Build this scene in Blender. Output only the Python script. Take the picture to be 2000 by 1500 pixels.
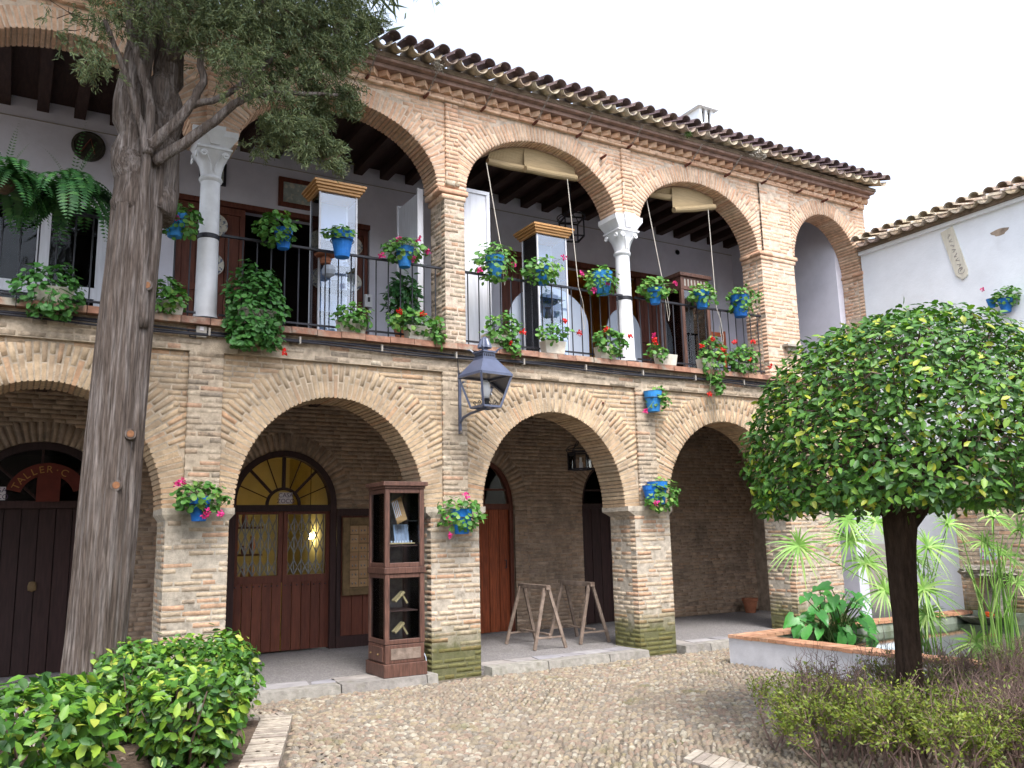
import bpy, math, random
from mathutils import noise as mnoise
import numpy as np
from mathutils import Vector, Matrix
for o in list(bpy.data.objects): bpy.data.objects.remove(o)
random.seed(7); rng = np.random.default_rng(7)
PI = math.pi
scene = bpy.context.scene
COL = scene.collection

# ------------------------------------------------------------------ camera
F_PX, YAW, TILT, ROLL, DIST, EYE = 1668.63, math.radians(30.547), math.radians(10.006), math.radians(-1.363), 9.231, 1.62
_f = np.array([math.sin(YAW)*math.cos(TILT), math.cos(YAW)*math.cos(TILT), math.sin(TILT)])
_r = np.array([math.cos(YAW), -math.sin(YAW), 0.0]); _u = np.cross(_r, _f)
_r, _u = math.cos(ROLL)*_r + math.sin(ROLL)*_u, -math.sin(ROLL)*_r + math.cos(ROLL)*_u
CAM = np.array([0.0, -DIST, EYE])
cam = bpy.data.cameras.new('camera'); cam_o = bpy.data.objects.new('camera', cam); COL.objects.link(cam_o)
cam.sensor_width = 36.0; cam.lens = F_PX/2000*36; cam.clip_end = 500; cam.clip_start = 0.05
cam_o.matrix_world = Matrix(((_r[0], _u[0], -_f[0], CAM[0]), (_r[1], _u[1], -_f[1], CAM[1]), (_r[2], _u[2], -_f[2], CAM[2]), (0, 0, 0, 1)))
scene.camera = cam_o
def at(u, v, Y):                       # photograph pixel -> point on the plane y = Y
    d = ((u-1000)/F_PX)*_r - ((v-750)/F_PX)*_u + _f
    return CAM + d*(Y-CAM[1])/d[1]
def score(V):                          # how large a piece shows: extent over squared distance, zero out of frame
    c = V.mean(axis=1) - CAM; z = c @ _f
    x = (c @ _r)/np.maximum(z, .1)*F_PX; y = (c @ _u)/np.maximum(z, .1)*F_PX
    ok = (z > .3) & (abs(x) < 990) & (abs(y) < 740)
    ext = V.max(axis=1)-V.min(axis=1)
    s = np.sort(ext, axis=1)
    return np.where(ok, s[:, 2]*s[:, 1]/z**2, 0)

# ------------------------------------------------------------------ world and light
w = bpy.data.worlds.new('World'); scene.world = w; w.use_nodes = True
nt = w.node_tree; bg = nt.nodes['Background']
sky = nt.nodes.new('ShaderNodeTexSky'); sky.sky_type = 'NISHITA'; sky.sun_disc = False
SUN_EL, SUN_AZ = math.radians(56), math.radians(190)      # azimuth clockwise from +Y: in front of the facade, a little to the left
sky.sun_elevation = SUN_EL; sky.sun_rotation = SUN_AZ
sky.air_density = 1.0; sky.dust_density = 2.0; sky.ozone_density = 1.0
hs = nt.nodes.new('ShaderNodeHueSaturation'); hs.inputs['Saturation'].default_value = 0.5; hs.inputs['Value'].default_value = 1.0
nt.links.new(sky.outputs[0], hs.inputs['Color']); nt.links.new(hs.outputs[0], bg.inputs[0])
bg.inputs[1].default_value = 0.14
sun = bpy.data.lights.new('sun', 'SUN'); sun.energy = 1.15; sun.angle = math.radians(22); sun.color = (1, .97, .93)
sun_o = bpy.data.objects.new('sun', sun); COL.objects.link(sun_o)
sdir = Vector((math.sin(SUN_AZ)*math.cos(SUN_EL), math.cos(SUN_AZ)*math.cos(SUN_EL), math.sin(SUN_EL)))
sun_o.rotation_euler = sdir.to_track_quat('Z', 'Y').to_euler(); sun_o.location = (6, -12, 15)
scene.view_settings.view_transform = 'Standard'; scene.view_settings.look = 'None'
scene.view_settings.exposure = 1.94; scene.view_settings.gamma = 1.0; scene.view_settings.use_curve_mapping = False
scene.cycles.max_bounces = 8; scene.cycles.transparent_max_bounces = 16; scene.cycles.diffuse_bounces = 5

# ------------------------------------------------------------------ helpers
def mat(name, base, rough=.8, var=.15, scale=8., bump=0., bscale=40., rand=None, metallic=0., spec=.3, stain=None, moss=None, two=None, stretch=(1,1,1), trans=0.):
    """procedural principled material. rand: list of colours picked per piece; two: (colour, scale, lo, hi) noise patches;
    stain: (colour, scale, lo, hi) further patches; moss: (height, colour) growth near the ground"""
    m = bpy.data.materials.new(name); m.use_nodes = True; n = m.node_tree.nodes; L = m.node_tree.links
    b = n['Principled BSDF']; b.inputs['Roughness'].default_value = rough; b.inputs['Metallic'].default_value = metallic
    b.inputs['Specular IOR Level'].default_value = spec
    geo = n.new('ShaderNodeNewGeometry'); pos = geo.outputs['Position']
    if stretch != (1,1,1):
        vm = n.new('ShaderNodeVectorMath'); vm.operation = 'MULTIPLY'; L.new(pos, vm.inputs[0]); vm.inputs[1].default_value = stretch; pos = vm.outputs[0]
    def noise(sc, det=4., rg=.6, vec=None):
        t = n.new('ShaderNodeTexNoise'); t.inputs['Scale'].default_value = sc; t.inputs['Detail'].default_value = det; t.inputs['Roughness'].default_value = rg
        L.new(vec or pos, t.inputs['Vector']); return t.outputs['Fac']
    def ramp(fac, stops, interp='LINEAR'):
        r = n.new('ShaderNodeValToRGB'); r.color_ramp.interpolation = interp
        e = r.color_ramp.elements
        while len(e) < len(stops): e.new(.5)
        for i, (p, c) in enumerate(stops): e[i].position = p; e[i].color = (*c[:3], 1) if not isinstance(c, float) else (c, c, c, 1)
        L.new(fac, r.inputs[0]); return r.outputs[0]
    def mix(fac, a, b_, mode='MIX'):
        x = n.new('ShaderNodeMixRGB'); x.blend_type = mode
        for s, v in ((0, fac), (1, a), (2, b_)):
            if isinstance(v, (int, float)): x.inputs[s].default_value = v
            elif isinstance(v, tuple): x.inputs[s].default_value = (*v[:3], 1)
            else: L.new(v, x.inputs[s])
        return x.outputs[0]
    if rand:
        oi = n.new('ShaderNodeObjectInfo'); a = n.new('ShaderNodeMath'); a.operation = 'ADD'
        L.new(geo.outputs['Random Per Island'], a.inputs[0]); L.new(oi.outputs['Random'], a.inputs[1])
        fr = n.new('ShaderNodeMath'); fr.operation = 'FRACT'; L.new(a.outputs[0], fr.inputs[0])
        col = ramp(fr.outputs[0], [((i+.5)/len(rand), c) for i, c in enumerate(rand)], 'CONSTANT' if len(rand) > 6 else 'LINEAR')
    else:
        x = n.new('ShaderNodeRGB'); x.outputs[0].default_value = (*base, 1); col = x.outputs[0]
    if two:
        c2, sc, lo, hi = two; col = mix(ramp(noise(sc), [(lo, 0.), (hi, 1.)]), col, c2)
    if var:
        col = mix(1.0, col, ramp(noise(scale), [(.25, 1-var*1.6), (.75, 1+var)]), 'MULTIPLY')
    if stain:
        for (c2, sc, lo, hi) in (stain if isinstance(stain, list) else [stain]):
            col = mix(ramp(noise(sc, 6., .7), [(lo, 0.), (hi, 1.)]), col, c2)
    if moss:
        h, c2 = moss; sx = n.new('ShaderNodeSeparateXYZ'); L.new(geo.outputs['Position'], sx.inputs[0])
        t = noise(4.5, 8., .75, geo.outputs['Position']); k = n.new('ShaderNodeMath'); k.operation = 'MULTIPLY_ADD'
        L.new(t, k.inputs[0]); k.inputs[1].default_value = -h*1.5; L.new(sx.outputs[2], k.inputs[2])
        col = mix(ramp(k.outputs[0], [(0., .85), (min(.99, .8*h), 0.)]), col, mix(noise(30.), tuple(.35*c for c in c2), tuple(1.25*c for c in c2)))
    L.new(col, b.inputs['Base Color'])
    if bump:
        bp = n.new('ShaderNodeBump'); bp.inputs['Strength'].default_value = bump; bp.inputs['Distance'].default_value = .02
        L.new(noise(bscale, 5., .65), bp.inputs['Height']); L.new(bp.outputs[0], b.inputs['Normal'])
    if trans:
        tr = n.new('ShaderNodeBsdfTranslucent'); L.new(mix(1., col, (1.0, 1.15, .5), 'MULTIPLY'), tr.inputs[0]); ms = n.new('ShaderNodeMixShader'); ms.inputs[0].default_value = trans
        L.new(b.outputs[0], ms.inputs[1]); L.new(tr.outputs[0], ms.inputs[2]); L.new(ms.outputs[0], n['Material Output'].inputs[0])
    MAT[name] = m; return m
MAT = {}
def glass(name, tint=(.9, .95, 1), amt=.12, ior=1.45):
    m = bpy.data.materials.new(name); m.use_nodes = True; n = m.node_tree.nodes; L = m.node_tree.links
    n.remove(n['Principled BSDF']); t = n.new('ShaderNodeBsdfTransparent'); t.inputs[0].default_value = (*tint, 1)
    g = n.new('ShaderNodeBsdfGlossy'); g.inputs['Roughness'].default_value = .03
    lw = n.new('ShaderNodeFresnel'); lw.inputs[0].default_value = ior
    a = n.new('ShaderNodeMath'); a.operation = 'ADD'; a.inputs[1].default_value = amt; L.new(lw.outputs[0], a.inputs[0])
    x = n.new('ShaderNodeMixShader'); L.new(a.outputs[0], x.inputs[0]); L.new(t.outputs[0], x.inputs[1]); L.new(g.outputs[0], x.inputs[2])
    L.new(x.outputs[0], n['Material Output'].inputs[0]); MAT[name] = m; return m

def tag(o, label=None, cat=None, group=None, kind=None):
    if label: o['label'] = label
    if cat: o['category'] = cat
    if group: o['group'] = group
    if kind: o['kind'] = kind
    return o
def empty(name, loc, label=None, cat=None, group=None, rz=0.):
    o = bpy.data.objects.new(name, None); COL.objects.link(o); o.location = loc; o.rotation_euler.z = rz; o.empty_display_size = .1
    return tag(o, label, cat, group)
def link(name, me, m, parent=None, smooth=False):
    o = bpy.data.objects.new(name, me); COL.objects.link(o)
    if m and not me.materials: me.materials.append(MAT[m])
    if smooth and len(me.polygons): me.polygons.foreach_set('use_smooth', [True]*len(me.polygons))
    if parent:
        o.parent = parent                      # meshes are written in world space unless the parent is a prototype
        o.matrix_parent_inverse = Matrix.Identity(4) if parent.get('_local') else world_of(parent).inverted()
    return o
def world_of(o):
    m = Matrix.LocRotScale(o.location, o.rotation_euler, o.scale)
    return (world_of(o.parent) @ o.matrix_parent_inverse @ m) if o.parent else m
class MB:
    def __init__(s): s.v = []; s.f = []
    def add(s, v, f):
        k = len(s.v); s.v += [tuple(p) for p in v]; s.f += [tuple(i+k for i in q) for q in f]; return s
    def box(s, x0, x1, y0, y1, z0, z1, taper=None):
        v = [(x0,y0,z0),(x1,y0,z0),(x1,y1,z0),(x0,y1,z0),(x0,y0,z1),(x1,y0,z1),(x1,y1,z1),(x0,y1,z1)]
        return s.add(v, BOXF)
    def obox(s, c, ax, ay, az):                # oriented box from centre and half axes
        c, ax, ay, az = map(np.asarray, (c, ax, ay, az))
        return s.add([c+i*ax+j*ay+k*az for k in (-1,1) for i, j in ((-1,-1),(1,-1),(1,1),(-1,1))], BOXF)
    def bar(s, a, b, w, h=None, up=(0,0,1)):   # square bar between two points
        a, b = np.asarray(a, float), np.asarray(b, float); d = b-a; L = np.linalg.norm(d); d = d/L
        x = np.cross(d, up)
        if np.linalg.norm(x) < 1e-3: x = np.cross(d, (1,0,0))
        x /= np.linalg.norm(x); y = np.cross(x, d); h = h or w
        return s.obox((a+b)/2, d*L/2, x*w/2, y*h/2)
    def tube(s, pts, r, n=8, cap=True):
        pts = [np.asarray(p, float) for p in pts]; r = r if hasattr(r, '__len__') else [r]*len(pts)
        k = len(s.v); px = None
        for i, p in enumerate(pts):
            d = pts[min(i+1, len(pts)-1)]-pts[max(i-1, 0)]; d = d/(np.linalg.norm(d)+1e-9)
            if px is None:
                px = np.cross(d, (0,0,1)); px = np.cross(d, (1,0,0)) if np.linalg.norm(px) < .1 else px
            px = px - d*(px @ d); px /= np.linalg.norm(px)+1e-9; py = np.cross(d, px)
            for j in range(n):
                a = 2*PI*j/n; s.v.append(tuple(p+r[i]*(math.cos(a)*px+math.sin(a)*py)))
        for i in range(len(pts)-1):
            for j in range(n):
                a = k+i*n+j; b = k+i*n+(j+1) % n; s.f.append((a, b, b+n, a+n))
        if cap: s.f.append(tuple(range(k+n-1, k-1, -1))); s.f.append(tuple(range(k+(len(pts)-1)*n, k+len(pts)*n)))
        return s
    def lathe(s, c, prof, n=16, sx=1., sy=1.):
        k = len(s.v)
        for r, z in prof:
            for j in range(n): a = 2*PI*j/n; s.v.append((c[0]+sx*r*math.cos(a), c[1]+sy*r*math.sin(a), c[2]+z))
        for i in range(len(prof)-1):
            for j in range(n):
                a = k+i*n+j; b = k+i*n+(j+1) % n; s.f.append((a, b, b+n, a+n))
        s.f.append(tuple(range(k+n-1, k-1, -1))); m = len(prof)-1; s.f.append(tuple(range(k+m*n, k+m*n+n)))
        return s
    def build(s, name, m, parent=None, smooth=False, bevel=0.):
        me = bpy.data.meshes.new(name); me.from_pydata(s.v, [], s.f); me.update()
        o = link(name, me, m, parent, smooth)
        if bevel:
            b = o.modifiers.new('bevel', 'BEVEL'); b.width = bevel; b.segments = 2; b.limit_method = 'ANGLE'
        return o
BOXF = [(0,3,2,1),(4,5,6,7),(0,1,5,4),(1,2,6,5),(2,3,7,6),(3,0,4,7)]
def part(name, m, parent, fn, **k):
    b = MB(); fn(b); return b.build(name, m, parent, **k)
def join_mesh(name, V, faces):                 # V (N,k,3), faces pattern on k vertices
    N, k, _ = V.shape; me = bpy.data.meshes.new(name)
    tot = np.array([len(f) for f in faces]); pat = np.concatenate([np.array(f) for f in faces])
    li = (pat[None, :] + (np.arange(N)*k)[:, None]).ravel()
    lt = np.tile(tot, N); ls = np.concatenate([[0], np.cumsum(lt)[:-1]])
    me.vertices.add(N*k); me.vertices.foreach_set('co', V.astype(np.float32).ravel())
    me.loops.add(len(li)); me.loops.foreach_set('vertex_index', li.astype(np.int32))
    me.polygons.add(len(lt)); me.polygons.foreach_set('loop_start', ls.astype(np.int32)); me.polygons.foreach_set('loop_total', lt.astype(np.int32))
    me.update(calc_edges=True); me.validate(); return me
def pieces(name, V, faces, mats, parent, nmax=300, smooth=False, stuff=None):
    """the nmax pieces that show largest become objects of their own, the rest one 'stuff' part per material"""
    V = np.asarray(V); mats = np.asarray(mats) if not isinstance(mats, str) else np.array([mats]*len(V))
    order = np.argsort(-score(V)); top = set(order[:nmax].tolist())
    for i in order[:nmax]:
        c = V[i].mean(axis=0); me = bpy.data.meshes.new(name); me.from_pydata([tuple(p) for p in V[i]-c], [], faces)
        o = link(name, me, str(mats[i]), None, smooth); o.location = c
        o.parent = parent; o.matrix_parent_inverse = world_of(parent).inverted()
    rest = np.array([i for i in range(len(V)) if i not in top], int)
    for m in sorted(set(mats[rest].tolist())):
        idx = rest[mats[rest] == m]
        if len(idx): tag(link((stuff or name+'_field'), join_mesh(name+'s', V[idx], faces), m, parent, smooth), kind='stuff')
def copy_tree(o, parent=None):
    c = o.copy(); COL.objects.link(c)
    if parent is not None: c.parent = parent; c.matrix_parent_inverse = o.matrix_parent_inverse.copy()
    for ch in list(o.children): copy_tree(ch, c)
    return c
def text_mesh(s, size):
    cu = bpy.data.curves.new('lettering', 'FONT'); cu.body = s; cu.size = size; cu.extrude = .001; cu.align_x = 'CENTER'
    o = bpy.data.objects.new('t', cu); COL.objects.link(o); bpy.context.view_layer.update()
    me = bpy.data.meshes.new_from_object(o.evaluated_get(bpy.context.evaluated_depsgraph_get())); bpy.data.objects.remove(o); return me

# leaf shapes: x along the blade 0..1, y across, z out of plane
LEAF = {
 'oval': (np.array([(0,0,0),(.3,.24,.06),(.7,.2,.03),(1,0,-.08),(.7,-.2,.03),(.3,-.24,.06),(.35,0,-.02),(.72,0,-.04)]), [(0,6,1),(6,7,2,1),(7,3,2),(0,5,6),(5,4,7,6),(4,3,7)]),
 'round': (np.array([(0,0,0),(.1,.36,.08),(.5,.5,.1),(.9,.36,.04),(1.05,0,-.04),(.9,-.36,.04),(.5,-.5,.1),(.1,-.36,.08)])*np.array([.9,.9,.9]), [(0,2,1),(0,3,2),(0,4,3),(0,5,4),(0,6,5),(0,7,6)]),
 'blade': (np.array([(0,.035,0),(.5,.05,.05),(1,0,-.06),(.5,-.05,.05),(0,-.035,0)]), [(0,4,3,1),(1,3,2)]),
 'small': (np.array([(0,0,0),(.45,.2,.05),(1,0,-.05),(.45,-.2,.05)]), [(0,3,1),(1,3,2)]),
}
def unit(a): return a/(np.linalg.norm(a, axis=-1, keepdims=True)+1e-9)
def leaf_verts(P, N, S, shape, droop=0., along=None, jit=.6):
    B, _ = LEAF[shape]; n = len(P); P = np.asarray(P); N = unit(np.asarray(N)+rng.normal(0, jit, (n, 3)))
    T = rng.normal(0, 1, (n, 3)) if along is None else np.asarray(along)+rng.normal(0, .35, (n, 3))
    T[:, 2] -= droop; T = unit(T - N*(T*N).sum(1, keepdims=True)); Bn = np.cross(N, T)
    S = np.asarray(S).reshape(-1, 1, 1)*np.ones((n, 1, 1))
    return P[:, None, :] + S*(B[None, :, 0:1]*T[:, None, :] + B[None, :, 1:2]*Bn[:, None, :] + B[None, :, 2:3]*N[:, None, :])
def foliage(name, m, parent, P, N, S, shape, nind=0, **k):
    V = leaf_verts(P, N, S, shape, **k); F = LEAF[shape][1]
    if nind: pieces('leaf', V, F, m, parent, nind, smooth=True, stuff=name)
    else: tag(link(name, join_mesh(name, V, F), m, parent, True), kind='stuff')
# ------------------------------------------------------------------ materials
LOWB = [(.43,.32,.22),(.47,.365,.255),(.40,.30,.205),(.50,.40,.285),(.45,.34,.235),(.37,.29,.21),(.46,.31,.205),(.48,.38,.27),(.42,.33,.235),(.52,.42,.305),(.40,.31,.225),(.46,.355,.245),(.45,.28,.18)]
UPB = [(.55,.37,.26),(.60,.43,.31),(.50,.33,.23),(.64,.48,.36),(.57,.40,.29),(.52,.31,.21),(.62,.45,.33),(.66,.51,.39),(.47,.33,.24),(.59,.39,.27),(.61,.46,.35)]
PILB = [(.34,.27,.20),(.42,.34,.26),(.28,.23,.18),(.48,.40,.31),(.38,.28,.20),(.45,.37,.29),(.25,.21,.17),(.45,.27,.18),(.40,.33,.26),(.52,.45,.36)]
PIERB = [(.46,.38,.29),(.54,.46,.36),(.40,.32,.24),(.60,.52,.42),(.50,.30,.20),(.47,.39,.30),(.36,.30,.24),(.56,.35,.24),(.52,.44,.34),(.43,.36,.29),(.58,.49,.39),(.51,.33,.22)]
def soft(P, k, g=(1,1,1)):
    m_ = [sum(c[i] for c in P)/len(P) for i in range(3)]; return [tuple((m_[i]+(c[i]-m_[i])*k)*g[i] for i in range(3)) for c in P]
LOWB = soft(LOWB, .8, (1.08,1.02,.94)); UPB = soft(UPB, .7, (1.08,1.02,.98)); PILB = soft(PILB, .75, (1.08,1.08,1.05)); PIERB = soft(PIERB, .7, (1.03,1,.94))
dark_lichen = [((.10,.085,.07), 3.2, .56, .72), ((.62,.58,.50), 9., .66, .74)]
mat('brick_lower', None, .92, .22, 14, .5, 60, LOWB, stain=[((.20,.16,.12), 2.2, .54, .78), ((.30,.24,.17), .8, .5, .75)], spec=.15)  # broad second stain darkens the wall in place of tree shade
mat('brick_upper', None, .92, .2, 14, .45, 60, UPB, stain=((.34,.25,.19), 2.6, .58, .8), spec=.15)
mat('brick_pilaster', None, .95, .3, 18, .6, 70, PILB, stain=dark_lichen, spec=.1)
mat('brick_pier', None, .95, .25, 16, .6, 60, PIERB, stain=[((.17,.14,.11), 3.5, .57, .75), ((.66,.62,.54), 11., .68, .76)], moss=(.42, (.115,.125,.03)), spec=.1)
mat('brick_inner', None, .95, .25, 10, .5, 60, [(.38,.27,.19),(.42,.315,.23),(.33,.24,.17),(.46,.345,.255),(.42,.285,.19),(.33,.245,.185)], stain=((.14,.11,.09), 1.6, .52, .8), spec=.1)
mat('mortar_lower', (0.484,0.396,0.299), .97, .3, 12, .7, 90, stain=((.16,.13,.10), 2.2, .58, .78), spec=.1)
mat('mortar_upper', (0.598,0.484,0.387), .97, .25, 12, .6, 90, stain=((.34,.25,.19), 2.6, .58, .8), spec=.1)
mat('mortar_pier', (0.502,0.440,0.361), .97, .3, 12, .7, 90, moss=(.42, (.10,.11,.03)), stain=((.13,.11,.09), 3.5, .57, .75), spec=.1)
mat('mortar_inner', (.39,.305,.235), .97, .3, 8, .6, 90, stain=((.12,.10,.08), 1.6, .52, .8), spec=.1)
mat('terracotta_edge', None, .9, .3, 10, .4, 50, [(.30,.15,.10),(.35,.18,.12),(.26,.14,.10),(.38,.22,.15)], stain=((.30,.27,.22), 4., .5, .68))
mat('eave_plaster', (.30,.20,.17), .95, .3, 7, .4, 40)
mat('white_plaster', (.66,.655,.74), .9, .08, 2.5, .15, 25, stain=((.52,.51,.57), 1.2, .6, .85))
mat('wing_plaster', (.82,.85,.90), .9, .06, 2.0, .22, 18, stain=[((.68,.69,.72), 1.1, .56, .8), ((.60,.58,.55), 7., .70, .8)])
mat('marble', (.72,.72,.74), .45, .1, 5, .05, 30, stain=((.50,.50,.52), 4, .6, .8), spec=.5)
mat('dark_timber', (.045,.022,.016), .75, .3, 6, .3, 50, stretch=(6,1,6))
mat('door_wood', None, .55, .3, 5, .25, 40, [(.13,.038,.022),(.16,.048,.027),(.11,.032,.02),(.14,.04,.022)], stretch=(8,8,.8), spec=.35)
mat('door_red', None, .55, .35, 5, .3, 40, [(.30,.07,.025),(.26,.06,.02),(.34,.085,.03)], stretch=(8,8,.8), stain=((.05,.02,.015), 2.2, .62, .8))
mat('door_black', None, .6, .3, 5, .2, 40, [(.035,.017,.016),(.045,.02,.018),(.03,.015,.015)], stretch=(8,8,.8))
mat('cabinet_wood', (.12,.058,.042), .5, .4, 6, .15, 40, stretch=(7,7,1), spec=.4, stain=((.16,.09,.06), 3., .6, .8))
mat('honey_wood', (.50,.26,.09), .45, .15, 6, .05, 40, stretch=(1,1,8), spec=.4)
mat('grey_wood', (.23,.175,.14), .8, .35, 9, .3, 60, stretch=(1,1,1), stain=((.11,.07,.05), 4, .55, .75))
mat('pale_wood', (.62,.44,.20), .6, .2, 9)
mat('white_paint', (.60,.61,.66), .55, .1, 5, .1, 30, stretch=(5,5,.6), stain=((.52,.44,.42), 3., .62, .78))
mat('white_board', (.42,.47,.56), .6, .04, 4)
mat('paper', (.62,.58,.60), .9, .05)
mat('ink', (.10,.07,.12), .9, 0)
mat('iron', (.022,.022,.03), .5, .2, 12, spec=.4)
mat('lamp_iron', (.085,.10,.16), .35, .15, 6, spec=.5)
mat('chain', (.30,.27,.25), .5, .3, 40, metallic=.5)
mat('rust', (.14,.05,.035), .8, .4, 30)
mat('cable', (.028,.028,.036), .55, .2, 8)
mat('grey_box', (.34,.31,.27), .7, .15, 14)
mat('blue_pot', None, .6, .2, 14, .08, 30, rand=[(.012,.15,.55),(.02,.20,.60),(.012,.12,.44),(.035,.235,.58)], stain=[((.10,.22,.42), 7, .6, .75), ((.22,.24,.26), 16, .68, .76)], spec=.3)
mat('trough', (.60,.55,.47), .9, .15, 8, .2, 40, stain=((.40,.33,.25), 5, .58, .75))
mat('clay', (.36,.14,.075), .85, .2, 10, .1)
mat('soil', (.12,.085,.062), 1., .4, 20, .8, 40, stain=((.16,.11,.07), 14, .55, .7))
mat('geranium', None, .5, .2, 12, trans=.25, rand=[(.07,.20,.035),(.10,.26,.05),(.05,.15,.03),(.14,.31,.06),(.08,.22,.05),(.20,.34,.07)], spec=.3)
mat('ivy_leaf', None, .45, .2, 12, trans=.2, rand=[(.05,.17,.035),(.075,.22,.05),(.04,.12,.03),(.10,.26,.06),(.06,.19,.04)], spec=.35)
mat('fern_leaf', None, .5, .2, 12, trans=.25, rand=[(.03,.105,.033),(.045,.15,.042),(.02,.075,.025),(.07,.19,.05)], spec=.3)
mat('topiary_leaf', None, .45, .18, 10, trans=.18, rand=[(.055,.15,.02),(.075,.19,.024),(.035,.10,.016),(.12,.26,.03),(.06,.155,.024),(.09,.22,.026),(.03,.085,.016),(.19,.33,.036),(.06,.16,.035),(.095,.225,.035),(.04,.115,.018),(.075,.19,.024),(.36,.40,.04),(.055,.15,.03)], spec=.4)
mat('hedge_leaf', None, .42, .18, 10, trans=.2, rand=[(.06,.16,.02),(.085,.21,.024),(.04,.115,.018),(.14,.28,.03),(.065,.17,.025),(.05,.14,.03),(.24,.37,.04),(.10,.23,.025),(.03,.09,.018),(.17,.31,.03),(.075,.19,.025),(.36,.42,.07)], spec=.4)
mat('box_leaf', None, .5, .2, 10, trans=.2, rand=[(.13,.19,.025),(.18,.24,.03),(.10,.15,.022),(.26,.28,.04),(.15,.20,.03)], spec=.3)
mat('cypress_leaf', None, .7, .3, 3.5, trans=.12, rand=[(.13,.165,.075),(.17,.20,.088),(.09,.125,.065),(.21,.235,.11),(.15,.175,.095),(.11,.155,.09)], stain=((.20,.125,.07), 2.6, .60, .74), spec=.15)
mat('papyrus', None, .45, .15, 10, trans=.25, rand=[(.17,.34,.06),(.24,.43,.09),(.13,.28,.05),(.36,.50,.16)], spec=.3)
mat('taro_leaf', None, .35, .15, 6, trans=.25, rand=[(.06,.27,.05),(.08,.33,.06),(.05,.21,.045),(.10,.38,.07)], spec=.4)
mat('stem_green', (.10,.17,.05), .6, .2, 10)
mat('twig', (.20,.135,.115), .85, .35, 12)
mat('bark_cypress', (.15,.118,.10), .95, .45, 6, 1.0, 34, stretch=(12,12,.8), spec=.1, two=((.30,.26,.24), 2.0, .45, .66), stain=((.085,.06,.05), 4.5, .6, .75))
mat('bark_branch', (.095,.058,.042), .95, .35, 5, .6, 40, spec=.1)
mat('bark_topiary', (.045,.03,.022), .95, .35, 9, .7, 30, stretch=(4,4,1), spec=.1)
mat('cut_wood', (.21,.095,.045), .8, .25, 30)
mat('pink', (.75,.05,.28), .6, .2, 30, trans=.2); mat('red', (.72,.025,.02), .6, .2, 30, trans=.2)
mat('cobble', None, .8, .25, 30, .15, 60, spec=.25, rand=[(0.26,0.209,0.155),(0.21,0.175,0.136),(0.311,0.266,0.2),(0.24,0.178,0.136),(0.189,0.166,0.136),(0.285,0.235,0.17),(0.341,0.308,0.244),(0.226,0.199,0.166),(0.271,0.199,0.151),(0.25,0.209,0.151),(0.301,0.245,0.166),(0.205,0.167,0.131),(0.361,0.328,0.265)], stain=[((.13,.125,.05), 1.6, .58, .74), ((.20,.16,.125), .7, .5, .8)])
mat('cobble_bed', (.14,.118,.092), 1., .3, 12, .6, 60, stain=[((.10,.11,.04), 2.2, .55, .7), ((.11,.08,.06), 9, .5, .7)])
mat('arcade_floor', (.225,.21,.21), .9, .3, 45, .5, 70, stain=[((.16,.15,.14), 1.5, .5, .75), ((.36,.34,.31), 55, .55, .65)])
mat('slate', None, .75, .2, 6, .15, 25, [(.30,.29,.31),(.36,.34,.34),(.27,.26,.28),(.33,.30,.28)])
mat('kerb_stone', None, .9, .25, 12, .5, 50, [(.30,.28,.25),(.35,.33,.29),(.27,.25,.23)], stain=((.16,.15,.10), 4, .55, .75))
mat('edging_brick', None, .95, .25, 14, .4, 60, [(.42,.37,.31),(.36,.31,.26),(.48,.42,.35),(.33,.28,.24)], stain=((.13,.11,.08), 4, .58, .75))
mat('pool_white', (.68,.68,.72), .9, .1, 5, .2, 30, stain=[((.45,.44,.43), 3.5, .6, .8)])
mat('coping', None, .9, .25, 12, .3, 50, [(.50,.27,.17),(.44,.22,.13),(.55,.32,.21),(.40,.21,.12)], stain=((.22,.15,.08), 4, .55, .72))
mat('pool_inside', (.28,.32,.26), .8, .3, 4, stain=((.11,.12,.05), 3, .5, .7))
mat('water', (.035,.05,.03), .06, .1, 3, .04, 6, spec=.5)
mat('stone_fountain', (.30,.28,.24), .9, .35, 9, .7, 30, stain=[((.08,.09,.03), 5, .5, .65), ((.05,.045,.04), 3, .58, .7)])
mat('roof_tile', None, .9, .3, 9, .3, 40, [(.46,.37,.26),(.38,.28,.22),(.52,.45,.35),(.32,.25,.22),(.43,.33,.26),(.50,.43,.32)], stain=[((.12,.09,.10), 5, .54, .68), ((.42,.42,.30), 8, .64, .74)])
mat('roof_tile_cover_shade', None, .9, .3, 9, .3, 40, [(.11,.075,.085),(.14,.095,.10),(.09,.065,.075),(.17,.12,.11)], stain=((.30,.26,.20), 6, .60, .72))  # purple shadow of the tile undersides is put into this colour
mat('roof_mass', (.28,.22,.17), .95, .4, 6, .6, 30, stain=((.12,.10,.06), 3, .5, .7))
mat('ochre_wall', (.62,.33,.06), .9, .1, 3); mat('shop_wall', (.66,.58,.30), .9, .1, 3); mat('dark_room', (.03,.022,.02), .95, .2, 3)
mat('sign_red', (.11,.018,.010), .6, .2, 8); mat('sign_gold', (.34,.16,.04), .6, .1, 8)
mat('cork', None, .95, .1, 20, rand=[(.36,.22,.11),(.42,.27,.15),(.32,.19,.10)]); mat('gilt', (.17,.11,.05), .6, .3, 12)
mat('blind_reed', (.31,.23,.13), .85, .15, 5, .3, 30, stretch=(1,12,12)); mat('rope', (.50,.46,.40), .9, .1)
mat('plate_glaze', (.60,.57,.50), .3, .15, 12, two=((.13,.15,.22), 22., .55, .6)); mat('picture', (.40,.45,.42), .7, .2, 9, two=((.62,.60,.50), 14., .5, .6))
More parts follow.
